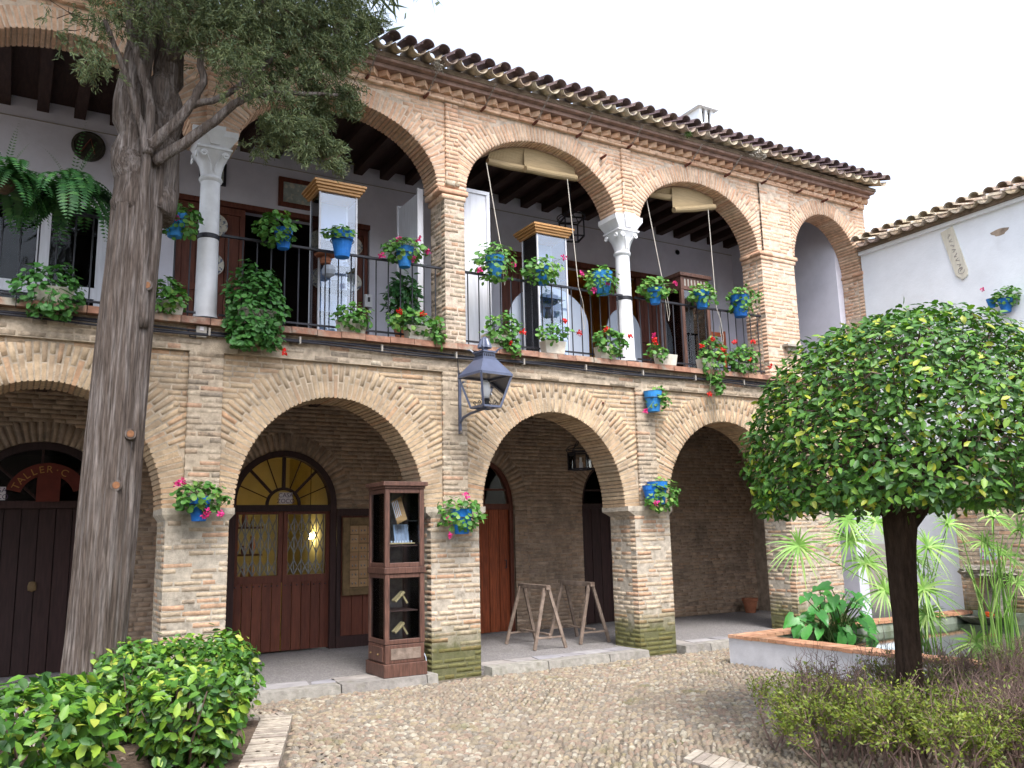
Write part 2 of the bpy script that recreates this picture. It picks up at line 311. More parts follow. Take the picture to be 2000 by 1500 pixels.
mat('bronze_dark', (.05,.045,.035), .6, .3, 10); mat('frosted', (.75,.76,.80), .4, .03); mat('sign_plank', (.66,.62,.52), .8, .12, 6, stretch=(1,4,.6))
mat('shelf_goods', None, .6, .2, 20, rand=[(.55,.30,.06),(.30,.05,.03),(.6,.55,.45),(.10,.12,.25),(.45,.2,.1),(.7,.6,.3)])
mat('fish_red', (.65,.10,.02), .4, .2)
glass('glass', amt=.0, ior=1.22); glass('vitrine_glass', (.85,.91,1.), .08); glass('lantern_glass', (.97,.97,.96), .01, 1.2)

# ------------------------------------------------------------------ geometry of the arcade
# arches: centre, half width, springing height, rise
LOW = [(.25,1.09,1.95,1.24), (3.14,1.09,1.95,1.25), (6.11,1.09,1.95,1.24), (9.12,1.15,1.95,1.25), (12.0,.56,1.95,1.0)]
UPP = [(.25,1.22,6.0,.86), (3.20,1.235,6.0,.88), (6.07,1.22,6.0,.94), (8.90,1.20,6.0,.91), (11.76,.82,5.92,.98)]
XL, XR = -2.4, 12.83
PIERS = [(-1.5,-.9), (1.38,2.0), (4.30,4.94), (7.32,7.93), (10.33,11.40)]      # ground floor, under the imposts
LP = [(-1.37,-1.03), (1.54,1.89), (4.47,4.80), (7.44,7.76), (10.45,10.78)]      # pilaster strips of the ground floor
UPIL = [(1.62,1.80), (4.55,4.73), (7.40,7.57)]                                 # narrow upper pilaster strips
YL, YU, BACK = .55, .42, 2.9

def ellz(o, x):
    c, a, zs, b = o; t = 1-((x-c)/a)**2
    return zs + b*math.sqrt(max(t, 0))
def arch_wall(b, x0, x1, z0, z1, y0, y1, ops, grow=0., n=28):
    """wall slab with arched openings reaching down to z0"""
    ops = sorted(ops); X = [x0]
    def quad(xa, xb, za, zb, zt):
        b.add([(xa,y0,za),(xb,y0,zb),(xb,y0,zt),(xa,y0,zt)], [(0,1,2,3)]); b.add([(xa,y1,za),(xb,y1,zb),(xb,y1,zt),(xa,y1,zt)], [(3,2,1,0)])
    cur = x0
    for (c, a, zs, bb) in ops:
        o = (c, a+grow, zs, bb+grow); l, r = c-o[1], c+o[1]
        if l > cur: quad(cur, l, z0, z0, z1)
        xs = [c-o[1]*math.cos(PI*i/n) for i in range(n+1)]; zz = [ellz(o, x) for x in xs]
        for i in range(n):
            quad(xs[i], xs[i+1], zz[i], zz[i+1], z1)
            b.add([(xs[i],y0,zz[i]),(xs[i+1],y0,zz[i+1]),(xs[i+1],y1,zz[i+1]),(xs[i],y1,zz[i])], [(3,2,1,0)])
        if zs > z0:
            b.add([(l,y0,z0),(l,y1,z0),(l,y1,zs),(l,y0,zs)], [(3,2,1,0)]); b.add([(r,y0,z0),(r,y1,z0),(r,y1,zs),(r,y0,zs)], [(0,1,2,3)])
        cur = r
    if cur < x1: quad(cur, x1, z0, z0, z1)
    for x in (x0, x1): b.add([(x,y0,z0),(x,y1,z0),(x,y1,z1),(x,y0,z1)], [(0,1,2,3)])
    b.add([(x0,y0,z1),(x1,y0,z1),(x1,y1,z1),(x0,y1,z1)], [(0,1,2,3)])
    b.add([(x0,y0,z0),(x1,y0,z0),(x1,y1,z0),(x0,y1,z0)], [(3,2,1,0)]) if not ops else None

BV, BM = [], []                        # bricks of the gallery building
def brick(x0, x1, z0, z1, yf, d, m, face='front', j=.003):
    """a brick whose show face lies at y = yf (front) or x = yf (left); edges worn back a little"""
    e = random.uniform(.002, .006); p = random.uniform(-.002, .0025); q = lambda: random.uniform(-j, j)
    if face == 'front':
        v = [(x0+e+q(), yf-p, z0+e+q()), (x1-e+q(), yf-p, z0+e+q()), (x1-e+q(), yf-p, z1-e+q()), (x0+e+q(), yf-p, z1-e+q()),
             (x0, yf+.007, z0), (x1, yf+.007, z0), (x1, yf+.007, z1), (x0, yf+.007, z1), (x0, yf+d, z0), (x1, yf+d, z0), (x1, yf+d, z1), (x0, yf+d, z1)]
    else:
        v = [(yf-p, x1-e+q(), z0+e+q()), (yf-p, x0+e+q(), z0+e+q()), (yf-p, x0+e+q(), z1-e+q()), (yf-p, x1-e+q(), z1-e+q()),
             (yf+.007, x1, z0), (yf+.007, x0, z0), (yf+.007, x0, z1), (yf+.007, x1, z1), (yf+d, x1, z0), (yf+d, x0, z0), (yf+d, x0, z1), (yf+d, x1, z1)]
    BV.append(v); BM.append(m)
BRF = [(0,1,2,3),(4,5,1,0),(5,6,2,1),(6,7,3,2),(7,4,0,3),(8,9,5,4),(9,10,6,5),(10,11,7,6),(11,8,4,7)]
def course(xa, xb, z, h, yf, m, d=.10, L=.27, face='front', gap=.012):
    x = xa - random.uniform(0, L*.8); first = True
    while x < xb-.015:
        l = L*random.uniform(.78, 1.12) if random.random() > .25 else L*.52
        a, b = max(x, xa), min(x+l, xb)
        if b-a > .03:
            if xb-b < .04: b = xb
            brick(a+(gap/2 if a > xa else 0), b-(gap/2 if b < xb else 0), z+.006+random.uniform(-.003,.003), z+h-.006+random.uniform(-.003,.003), yf, d, m, face)
        x = max(x+l, b)
def rows(xa, xb, z0, z1, yf, m, H=.060, holes=(), d=.10, face='front', L=.27):
    n = max(1, round((z1-z0)/H)); h = (z1-z0)/n
    for i in range(n):
        z = z0+i*h; zc = z+h/2; iv = [(xa, xb)]
        for (c, a, zs, b) in holes:
            if zc < zs: w_ = a
            elif zc < zs+b: w_ = a*math.sqrt(1-((zc-zs)/b)**2)
            else: continue
            iv = [s for (p, q) in iv for s in ((p, min(q, c-w_)), (max(p, c+w_), q)) if s[1]-s[0] > .03]
        for p, q in iv: course(p, q, z, h, yf, m, d, L, face)
def voussoirs(o, yf, depth, m, ring, zmax, xlo, xhi, tcap=.36, step=.052):
    """radial bricks round an elliptic arch; the inner ring goes right through the wall, so the soffit shows them too"""
    c, a, zs, b = o; N = 600; T = np.linspace(0, PI, N+1)
    px, pz = c-a*np.cos(T), zs+b*np.sin(T); s = np.concatenate([[0], np.cumsum(np.hypot(np.diff(px), np.diff(pz)))])
    k = round(s[-1]/step); ed = np.interp(np.linspace(0, s[-1], k+1), s, T)
    def P(t, r):
        nx, nz = -math.cos(t)*b, math.sin(t)*a; l = math.hypot(nx, nz); return c-a*math.cos(t)+r*nx/l, zs+b*math.sin(t)+r*nz/l
    for i in range(k):
        t0, t1 = ed[i], ed[i+1]; dt = (t1-t0)*random.uniform(.09,.19); tm = (t0+t1)/2
        Lmax = ring + tcap*abs(math.cos(tm))**1.5*.45
        while Lmax > .12 and not (xlo <= P(tm, Lmax)[0] <= xhi and P(tm, Lmax)[1] <= zmax): Lmax -= .01
        cuts = [(0., min(Lmax, random.uniform(.24, .27)))] if Lmax < .34 else ([(0., .26), (.272, Lmax)] if i % 2 else [(0., Lmax*.45), (Lmax*.45+.012, Lmax)])
        for n_, (r0, r1) in enumerate(cuts):
            yy = yf-random.uniform(-.002, .0025); y1 = yf+depth if n_ == 0 else yf+.1; e = .004
            q = [P(t0+dt, r0-random.uniform(0, .006)*(n_ == 0)), P(t1-dt, r0-random.uniform(0, .006)*(n_ == 0)), P(t1-dt, r1), P(t0+dt, r1)]
            cx, cz = sum(p[0] for p in q)/4, sum(p[1] for p in q)/4
            ins = [(cx+(p[0]-cx)*.965+random.uniform(-.0015,.0015), cz+(p[1]-cz)*.965+random.uniform(-.0015,.0015)) for p in q]
            BV.append([(p[0], yy, p[1]) for p in ins]+[(p[0], yf+.007, p[1]) for p in q]+[(p[0], y1, p[1]) for p in q]); BM.append(m)

# ------------------------------------------------------------------ ground
def grid_sheet(b, x0, x1, y0, y1, z): b.add([(x0,y0,z),(x1,y0,z),(x1,y1,z),(x0,y1,z)], [(0,1,2,3)])
ground = part('ground', 'cobble_bed', None, lambda b: grid_sheet(b, -60, 70, -70, 60, 0.)); tag(ground, kind='structure')

# unseen wall behind the viewer, added to block low sky light
part('sky_block_wall', 'mortar_upper', None, lambda b: b.box(-9, 16, -15.2, -14.6, -.02, 7.6))['kind'] = 'structure'
# ------------------------------------------------------------------ the gallery building
B = empty('gallery_building', (5, 0, 0), 'two-storey brick arcade building with arched gallery, marble columns and tiled eaves', 'building')
def wl(b):
    arch_wall(b, XL, XR, 1.95, 3.60, .0422, YL, LOW, grow=.012)
    b.box(XL, XR, .001, YL, 3.60, 3.87)
part('wall', 'mortar_lower', B, wl)
for (a, c), (p, q) in zip(PIERS, [(-1.6,-.84), (1.34,2.05), (4.23,5.02), (7.20,7.97), (10.27,11.44)]):
    pr_ = part('pier', 'mortar_pier', B, lambda b: b.box(a+.001, c-.005, .001, YL-.003, -.02, 1.952))
    part('impost', 'mortar_pier', pr_, lambda b: b.add([(a,.0,1.84),(c,.0,1.84),(c,YL+.01,1.84),(a,YL+.01,1.84),(p,-.02,1.90),(q,-.02,1.90),(q,YL+.02,1.90),(p,YL+.02,1.90),(p,-.02,1.965),(q,-.02,1.965),(q,YL+.02,1.965),(p,YL+.02,1.965)],
              [(0,3,2,1),(0,1,5,4),(1,2,6,5),(2,3,7,6),(3,0,4,7),(4,5,9,8),(5,6,10,9),(6,7,11,10),(7,4,8,11),(8,9,10,11)]))
for a, c in LP: part('pilaster', 'mortar_lower', B, lambda b: b.box(a+.004, c-.004, .0008, .06, 1.966, 3.6))
for i, (a, c) in enumerate(PIERS):
    rows(a, c, .0, 1.84, 0., 'brick_pier', d=.115); rows(.117, YL, .0, 1.84, a, 'brick_pier', face='left', d=.09)
for (a, c) in LP: rows(a, c, 1.97, 3.6, 0., 'brick_pilaster', d=.03)
mids = [XL]+[(a+c)/2 for a, c in LP[1:]]+[12.6]
for i, o in enumerate(LOW):
    xlo, xhi = (LP[i][1] if i < 5 else XL), (LP[i+1][0] if i < 4 else 12.58)
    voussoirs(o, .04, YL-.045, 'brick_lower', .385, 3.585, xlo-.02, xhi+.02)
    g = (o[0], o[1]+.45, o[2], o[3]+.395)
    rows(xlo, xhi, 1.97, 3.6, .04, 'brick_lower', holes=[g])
    part('wall_stud', 'rust', B, lambda b, o=o: b.lathe((o[0]+o[1]*.72, .03, o[2]+o[3]*1.12), [(.012,0),(.02,.01),(.012,.03)], 6)) if i in (1, 2) else None
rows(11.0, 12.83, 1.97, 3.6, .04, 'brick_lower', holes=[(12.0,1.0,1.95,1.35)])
rows(XL, 12.6, 3.60, 3.86, 0., 'brick_pilaster', d=.05)
# ledge of the gallery floor: terracotta edge slabs
x = XL; LV = []
while x < 12.5:
    l = random.uniform(.27, .31); z = random.uniform(-.004, .004); y = -.10+random.uniform(-.006, .006)
    LV.append([(x+.004,y,3.872+z),(x+l-.004,y,3.872+z),(x+l-.004,.12,3.872+z),(x+.004,.12,3.872+z),(x+.004,y+.008,3.945+z),(x+l-.004,y+.008,3.945+z),(x+l-.004,.12,3.945+z),(x+.004,.12,3.945+z)]); x += l
pieces('ledge_slab', LV, BOXF, 'terracotta_edge', B)
part('floor', 'arcade_floor', B, lambda b: b.box(XL, 12.5, .125, BACK+.2, 3.70, 3.944))
part('ceiling', 'dark_timber', B, lambda b: b.box(XL, 12.5, YL-.01, BACK, 3.66, 3.699))
for i in range(26): part('joist', 'dark_timber', B, lambda b: b.box(XL+.3+i*.58, XL+.42+i*.58, YL+.002, BACK-.002, 3.53, 3.659))
# upper storey
def wu(b):
    arch_wall(b, XL, XR, 6.0, 7.17, .0422, YU, UPP[:4], grow=.012) if False else None
    arch_wall(b, XL, 10.86, 6.0, 7.17, .0422, YU, UPP[:4], grow=.012)
    arch_wall(b, 10.86, XR, 5.92, 7.17, .0422, YU, UPP[4:], grow=.012)
    b.box(XL, XR, .02, YU, 7.17, 7.42)
part('wall', 'mortar_upper', B, wu)
for a, c, z in [(4.525,4.795,5.86), (10.125,10.865,6.0), (12.585,12.825,5.93)]: part('pier', 'mortar_upper', B, lambda b: b.box(a-.004, c, .001, YU-.004, 3.945, z))
part('pilaster', 'mortar_upper', B, lambda b: b.box(10.20, 10.86, .001, .06, 6.002, 7.17))
for a, c in UPIL: part('pilaster', 'mortar_upper', B, lambda b: b.box(a+.004, c-.004, .012, .06, 6.05 if a < 4 or a > 5 else 6.02, 7.16))
rows(4.52, 4.80, 3.95, 5.82, 0., 'brick_pilaster', L=.2); rows(.117, YU, 3.95, 5.82, 4.52, 'brick_pilaster', face='left')
rows(10.12, 10.87, 3.95, 5.85, 0., 'brick_upper'); rows(.117, YU, 3.95, 5.85, 10.12, 'brick_upper', face='left')
rows(12.58, 12.83, 3.95, 5.85, 0., 'brick_upper'); rows(.117, YU, 3.95, 5.85, 12.58, 'brick_upper', face='left')
for (a, c, p, q, z) in [(4.52,4.80,4.43,4.86,5.84), (10.12,10.87,10.07,10.95,5.86), (12.58,12.83,12.55,12.84,5.86)]:
    for k in range(2):
        t = k*.55; xa, xb = a+(p-a)*(.4+t), c+(q-c)*(.4+t)
        n = max(1, int((xb-xa)/.22))
        for i in range(n): brick(xa+(xb-xa)*i/n, xa+(xb-xa)*(i+1)/n-.006, z+k*.075, z+k*.075+.06, -.012-.012*k, .2, 'brick_upper')
        brick(.19, YU, z+k*.075, z+k*.075+.06, xa, .1, 'brick_upper', 'left')
for i, o in enumerate(UPP):
    xlo = [XL, 1.71, 4.64, 7.485, 10.9][i]; xhi = [1.71, 4.64, 7.485, 10.2, 12.84][i]
    voussoirs(o, .04, YU-.045, 'brick_upper', .27, 7.16, xlo, xhi)
    rows(xlo, xhi, 6.0, 7.17, .04, 'brick_upper', holes=[(o[0], o[1]+.40, o[2], o[3]+.28)])
rows(10.2, 10.9, 6.02, 7.17, 0., 'brick_upper', d=.05)
for a, c in UPIL: rows(a, c, 6.10, 7.16, .004, 'brick_upper', d=.05, L=.2)
for a, c in UPIL[1:2]: rows(a-.004, c+.004, 6.02, 6.10, -.012, 'brick_pilaster', d=.05, L=.2)
# string course, frieze, saw-tooth cornice
x = XL
while x < XR-.1:
    l = random.uniform(.25, .3); brick(x, min(x+l, XR+.01)-.004, 7.172, 7.205, -.022, .06, 'brick_upper'); x += l
rows(XL, XR, 7.208, 7.262, 0., 'brick_upper', H=.05, d=.03)
SV = []
x = XL
while x < XR-.05:                             # bricks set on the diagonal
    v = [(x, .01), (x+.085, -.085), (x+.17, .01)]
    SV.append([(p[0], p[1], 7.268) for p in v]+[(p[0], p[1], 7.345) for p in v]); x += .172
pieces('cornice_brick', SV, [(0,2,1),(3,4,5),(0,1,4,3),(1,2,5,4),(2,0,3,5)], 'brick_upper', B, 150)
part('cornice', 'eave_plaster', B, lambda b: (b.box(XL, XR+.02, -.11, YU, 7.347, 7.40), b.box(XL, XR+.05, -.19, YU, 7.403, 7.44)))
# columns of the gallery
def column(cx):
    cy = .21
    s = part('column', 'marble', B, lambda b: b.lathe((cx, cy, 3.945), [(.165,0),(.165,.05),(.135,.06),(.125,.09),(.118,.12),(.112,.9),(.104,1.62),(.118,1.63),(.128,1.655),(.118,1.68)], 24), smooth=False)
    s.data.polygons.foreach_set('use_smooth', [True]*len(s.data.polygons))
    e = s.modifiers.new('split', 'EDGE_SPLIT'); e.split_angle = math.radians(40)
    def cap(b):
        n = 24; prof = [(.106,5.62,0.), (.118,5.70,.1), (.135,5.78,.4), (.165,5.86,.8), (.185,5.90,1.)]; k = len(b.v)
        for r, z, sq in prof:
            for j in range(n):
                a = 2*PI*j/n; rs = r/max(abs(math.cos(a)), abs(math.sin(a))); rr = r+(rs-r)*sq*.8
                b.v.append((cx+rr*math.cos(a), cy+rr*math.sin(a), z))
        for i in range(len(prof)-1):
            for j in range(n): p = k+i*n+j; q = k+i*n+(j+1) % n; b.f.append((p, q, q+n, p+n))
    c = part('capital', 'marble', s, cap, smooth=True)
    for sx in (-1, 1):                        # scrolls and leaf ribs on the front and left faces
        pts = [(cx+sx*(.115-.035*math.cos(t)*(1-t/14)), cy-.185, 5.835+.035*math.sin(t)*(1-t/14)) for t in np.linspace(0, 9, 22)]
        part('volute', 'marble', s, lambda b: b.tube(pts, .011, 6))
        part('rib', 'marble', s, lambda b: b.tube([(cx+sx*.015, cy-.118, 5.66), (cx+sx*.03, cy-.135, 5.75), (cx+sx*.085, cy-.178, 5.84)], .009, 6))
        pts2 = [(cx-.188, cy+sx*(.115-.035*math.cos(t)*(1-t/14)), 5.835+.035*math.sin(t)*(1-t/14)) for t in np.linspace(0, 9, 22)]
        part('volute', 'marble', s, lambda b: b.tube(pts2, .011, 6))
    part('abacus', 'marble', s, lambda b: b.box(cx-.19, cx+.19, cy-.19, cy+.19, 5.902, 5.93), bevel=.006)
    def imp(b):
        lo = [(-.15,-.16),(.15,-.16),(.15,.18),(-.15,.18)]; hi = [(-.245,-.205),(.245,-.205),(.245,.215),(-.245,.215)]
        b.add([(cx+p, cy+q, 5.932) for p, q in lo]+[(cx+p, cy+q, 6.06) for p, q in hi]+[(cx+p, cy+q, 6.13) for p, q in hi], [(0,3,2,1)]+[(i,(i+1)%4,(i+1)%4+4,i+4) for i in range(4)]+[(i+4,(i+1)%4+4,(i+1)%4+8,i+8) for i in range(4)]+[(8,9,10,11)])
        lo = [(-.05,-.19),(.05,-.19),(.05,-.10),(-.05,-.10)]; hi = [(-.10,-.235),(.10,-.235),(.10,-.1),(-.10,-.1)]
        b.add([(cx+p, cy+q, 5.96) for p, q in lo]+[(cx+p, cy+q, 6.12) for p, q in hi]+[(cx+p, cy+q, 6.16) for p, q in hi], [(0,3,2,1)]+[(i,(i+1)%4,(i+1)%4+4,i+4) for i in range(4)]+[(i+4,(i+1)%4+4,(i+1)%4+8,i+8) for i in range(4)]+[(8,9,10,11)])
    part('impost_block', 'marble', s, imp)
    part('iron_band', 'iron', s, lambda b: (b.lathe((cx, cy, 4.90), [(.114,0),(.119,.005),(.119,.05),(.114,.055)], 24), b.lathe((cx, cy, 3.96), [(.15,0),(.172,.005),(.172,.035),(.14,.045)], 24)))
for cx in (1.72, 7.485, -1.2): column(cx)
# gallery back wall, ceiling, end wall
UO = [(3.2, 1.43, 3.95, 6.40), (8.75, 1.75, 3.95, 6.36), (.2, .75, 3.95, 6.2)]          # square door openings: centre, half width, z0, z1
def bw(b):
    xs = sorted([(c-a, c+a, t) for c, a, _, t in UO]); cur = XL
    for l, r, t in xs: b.box(cur, l, BACK, BACK+.25, 3.945, 7.6); b.box(l, r, BACK, BACK+.25, t, 7.6); cur = r
    b.box(cur, 12.7, BACK, BACK+.25, 3.945, 7.6)
    b.box(12.44, 12.7, YU+.002, BACK, 3.945, 7.6)
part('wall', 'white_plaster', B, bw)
part('wall_line', 'grey_box', B, lambda b: b.box(XL, 12.44, BACK-.012, BACK-.001, 7.13, 7.142))
part('ceiling', 'dark_timber', B, lambda b: b.box(XL, 12.44, YU+.002, BACK-.002, 7.42, 7.47))
for i in range(34): part('beam', 'dark_timber', B, lambda b: b.box(XL+.2+i*.437, XL+.34+i*.437, YU+.003, BACK-.003, 7.27, 7.419))
# rooms behind the doors
def room(x0, x1, z0, z1, m, depth=2.): 
    y0, y1 = BACK+.25, BACK+.25+depth
    return part('room', m, B, lambda b: b.add([(x0,y0,z0),(x1,y0,z0),(x1,y1,z0),(x0,y1,z0),(x0,y0,z1),(x1,y0,z1),(x1,y1,z1),(x0,y1,z1)], [(0,1,2,3),(7,6,5,4),(1,5,6,2),(3,2,6,7),(0,3,7,4)]))
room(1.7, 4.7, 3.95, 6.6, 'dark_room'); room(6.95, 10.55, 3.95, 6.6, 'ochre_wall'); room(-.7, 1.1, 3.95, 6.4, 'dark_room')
# ground-floor back wall with arched doorways
DO = [(.35,.84,2.13,.78), (3.38,.76,2.12,.76), (6.62,.53,2.08,.74), (9.02,.53,2.08,.74)]
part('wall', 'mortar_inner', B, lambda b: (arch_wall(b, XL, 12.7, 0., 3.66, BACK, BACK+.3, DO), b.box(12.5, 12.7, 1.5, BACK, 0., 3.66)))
part('wall', 'white_plaster', B, lambda b: b.box(12.48, 12.72, YL+.01, 1.5, 0., 3.66))
def inner_bricks():
    k = len(BV)
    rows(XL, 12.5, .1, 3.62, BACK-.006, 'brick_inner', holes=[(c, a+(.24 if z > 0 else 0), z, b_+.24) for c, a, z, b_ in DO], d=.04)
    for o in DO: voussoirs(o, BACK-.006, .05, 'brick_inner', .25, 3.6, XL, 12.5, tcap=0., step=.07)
    return k
nb0 = inner_bricks()
for c, a, zs, bb in DO[2:]: rows(c-a-.24, c-a, .1, zs, BACK-.006, 'brick_inner', d=.04); rows(c+a, c+a+.24, .1, zs, BACK-.006, 'brick_inner', d=.04)
for c, a, zs, bb in DO[:2]: rows(c+a, c+a+.24, .1, zs, BACK-.006, 'brick_inner', d=.04); rows(c-a-.24, c-a, .1, zs, BACK-.006, 'brick_inner', d=.04)
pieces('brick', np.array(BV), BRF, BM, B, 300, stuff='brickwork')
# roof: two courses of barrel tiles at the eave, the slope behind as one mass
def tile_mesh(name, r0, r1, L, t, up=True, n=10):
    b = MB(); s = 1 if up else -1
    ring = []
    for y, r in ((0, r0), (L, r1)):
        for rr in (r, r-t):
            ring.append([(-rr*math.cos(PI*i/n), y, s*rr*math.sin(PI*i/n)*.92) for i in range(n+1)])
    for q in ring: b.v += q
    k = n+1
    for i in range(n):
        b.f += [(i, i+1, 2*k+i+1, 2*k+i), (k+i+1, k+i, 3*k+i, 3*k+i+1), (i+1, i, k+i, k+i+1), (2*k+i, 2*k+i+1, 3*k+i+1, 3*k+i)]
    b.f += [(0, k, 3*k, 2*k), (n, 2*k+n, 3*k+n, k+n)]
    me = bpy.data.meshes.new(name); me.from_pydata(b.v, [], b.f); me.update(); me.polygons.foreach_set('use_smooth', [True]*len(me.polygons)); return me
cov, pan = tile_mesh('cover_tile', .088, .075, .46, .014, True), tile_mesh('pan_tile', .094, .082, .46, .014, False)
cov.materials.append(MAT['roof_tile_cover_shade']); pan.materials.append(MAT['roof_tile'])
def put_tile(me, name, parent, loc, rx, rz):
    o = bpy.data.objects.new(name, me); COL.objects.link(o); o.location = loc
    o.rotation_euler = (rx+random.uniform(-.03,.03), random.uniform(-.05,.05), rz+random.uniform(-.03,.03)); o.parent = parent; o.matrix_parent_inverse = world_of(parent).inverted()
SL = math.radians(17); SP = .2205
n = int((12.93-XL)/SP)
for row in range(2):
    for i in range(n+1):
        xx = 12.93-i*SP; y0 = -.42+row*.38+random.uniform(-.02,.02); z0 = 7.545+row*.38*math.tan(SL)
        if row == 0 or i < 14: put_tile(pan, 'roof_tile', B, (xx-SP/2, y0+.01, z0), SL, 0)
        if row == 0 or i < 14: put_tile(cov, 'roof_tile', B, (xx, y0, z0+.055+(.0 if i else .0)), SL, 0)
def roof(b):
    t = math.tan(SL); za = lambda y: 7.505+(y+.2)*t
    b.add([(XL,-.2,7.442),(XR+.08,-.2,7.442),(XR+.08,3.4,7.442),(XL,3.4,7.442),(XL,-.2,za(-.2)),(XR+.08,-.2,za(-.2)),(XR+.08,3.4,za(3.4)),(XL,3.4,za(3.4))], BOXF)
part('roof', 'roof_mass', B, roof)
# small plants and debris growing between the tiles
for (u, v, s) in [(858,128,.09), (1345,262,.05), (1475,300,.08), (1490,306,.06)]:
    p = at(u, v, -.35); t = empty('roof_weed', p, {858:'pale grey dry weed tuft on the eave tiles, leftmost', 1345:'tiny green weed between eave tiles below the chimney', 1475:'silver tuft on eave tiles, second from the right', 1490:'silver tuft on eave tiles, rightmost of the tufts'}[u], 'plant', 'weeds on the eave tiles')
    P = p+rng.normal(0, s*.35, (90, 3)); foliage('foliage', 'stem_green' if u == 1345 else 'grey_box', t, P, rng.normal(0, 1, (90, 3)), rng.uniform(.03, .06, 90), 'small')
# iron hooks with chain stubs under the eaves
for i, (u, v) in enumerate([(716,152),(832,187),(943,213),(1045,240),(1130,265),(1228,287),(1343,322),(1420,342),(1490,357),(1560,374),(1610,392),(1667,408),(1178,307)]):
    p = at(u, v, -.03)
    where = ['first from the left','second from the left','third from the left','fourth from the left, with a tangle','fifth from the left','above the right marble column','seventh from the left','eighth from the left','ninth from the left','tenth, above the small end arch','eleventh, above the small end arch','last at the building corner','lower one above the third arch'][i]
    h = empty('wall_hook', p, 'rusty iron hook and chain under the eaves, '+where, 'hook', 'hooks under the eaves')
    part('spike', 'rust', h, lambda b: (b.tube([p+(0,.05,0), p+(0,-.03,0), p+(0,-.08,.005)], [.022,.02,.014], 7)))
    if i not in (9, 10, 11, 12):
        e = p+np.array((.02, -.32, .20)) if i != 3 else p+np.array((.03,-.36,.27))
        for k in range(7):
            a = p+(0,-.06,0); c = a+(e-a)*(k+.5)/7; d = (e-a)/np.linalg.norm(e-a); s = np.cross(d, (1,0,0) if k % 2 else (0,.6,.8)); s /= np.linalg.norm(s)
            pts = [c+d*.03*math.cos(t)+s*.013*math.sin(t) for t in np.linspace(0, 2*PI, 9)]
            part('chain_link', 'chain', h, lambda b: b.tube(pts, .0045, 4, False))
# chimney behind the ridge
ch = empty('chimney', (12.9, 4, 8.5), 'small white chimney cap with gabled lid and dark vents on the roof', 'chimney')
c0 = at(1368, 240, 4.); cx, cz = c0[0], c0[2]
part('shaft', 'wing_plaster', ch, lambda b: b.box(cx-.20, cx+.20, 3.8, 4.25, 8.0, cz-.1))
def vents(b):
    for s, t_ in ((-.20,.07), (-.035,.07), (.13,.07)): b.box(cx+s, cx+s+t_, 3.8, 4.25, cz-.1, cz+.25)
part('post', 'wing_plaster', ch, vents)
part('hollow', 'dark_room', ch, lambda b: b.box(cx-.13, cx+.13, 3.85, 4.2, cz-.1, cz+.2))
part('lid', 'wing_plaster', ch, lambda b: b.add([(cx-.30,3.7,cz+.24),(cx+.30,3.7,cz+.24),(cx,3.7,cz+.40),(cx-.30,4.3,cz+.24),(cx+.30,4.3,cz+.24),(cx,4.3,cz+.40)], [(0,1,2),(5,4,3),(0,3,4,1),(1,4,5,2),(2,5,3,0)]))

# ------------------------------------------------------------------ the white wing on the right
Wg = empty('white_wing', (12.6, -2, 0), 'whitewashed side wing with low tiled eave and brick pier by the pool', 'building')
WX = 12.58
def wing(b):
    b.box(WX, WX+.3, -6.5, -.002, 2.6, 6.28); b.box(WX+.2, WX+.3, -6.5, -.002, 0, 2.6)
    b.box(WX, WX+.2, -6.5, -2.35, 0, 2.6)
part('wall', 'wing_plaster', Wg, wing)
part('eave_band', 'wing_plaster', Wg, lambda b: b.box(WX-.06, WX+.25, -6.5, -.003, 6.27, 6.33))
part('wall_patch', 'mortar_inner', Wg, lambda b: b.add([(WX-.004, -2.42+.13*math.cos(t)*(1+.3*math.sin(3*t)), 5.92+.055*math.sin(t)) for t in np.linspace(0, 2*PI, 13)[:-1]], [tuple(range(12))]))
PV, PM = [], []
BV.clear(); BM.clear()
part('pier', 'mortar_pier', Wg, lambda b: b.box(WX-.10, WX+.2, -2.3, -1.26, 0, 2.6))
rows(-2.3, -1.26, 0, 2.6, WX-.105, 'brick_pier', face='left', d=.1); rows(WX-.005, WX+.18, 0, 2.6, -2.305, 'brick_pier', d=.05)
for i in range(39): brick(WX-.02, WX+.19, i*.0666+.006, i*.0666+.058, -1.275, .012, 'brick_pier')
pieces('brick', np.array(BV), BRF, BM, Wg, 150, stuff='brickwork')
WSL = math.radians(14)
for i in range(30):
    yy = -.1-i*.215
    if yy > -6.4:
        put_tile(pan, 'roof_tile', Wg, (WX-.24, yy-.107, 6.435), WSL, -PI/2)
        o = put_tile(cov, 'roof_tile', Wg, (WX-.26+random.uniform(-.03,.03), yy, 6.49), WSL, -PI/2)
cov2 = cov.copy(); cov2.materials.clear(); cov2.materials.append(MAT['roof_tile'])
for o in Wg.children:
    if o.data and o.data.name.startswith('cover_tile'): o.data = cov2
part('roof', 'roof_mass', Wg, lambda b: b.add([(WX-.1,-6.5,6.40),(14.4,-6.5,7.04),(14.4,.6,7.04),(WX-.1,-.02,6.40),(WX-.1,-6.5,6.335),(14.4,-6.5,6.335),(14.4,.6,6.335),(WX-.1,-.02,6.335)], [(0,1,2,3),(7,6,5,4),(0,3,7,4),(0,4,5,1),(1,5,6,2),(2,6,7,3)]))
for i in range(16): part('ridge_tile', 'roof_tile', Wg, lambda b: b.tube([(13.62, .35-i*.42, 6.87), (13.62, -.05-i*.42, 6.87)], [.10,.085], 8))
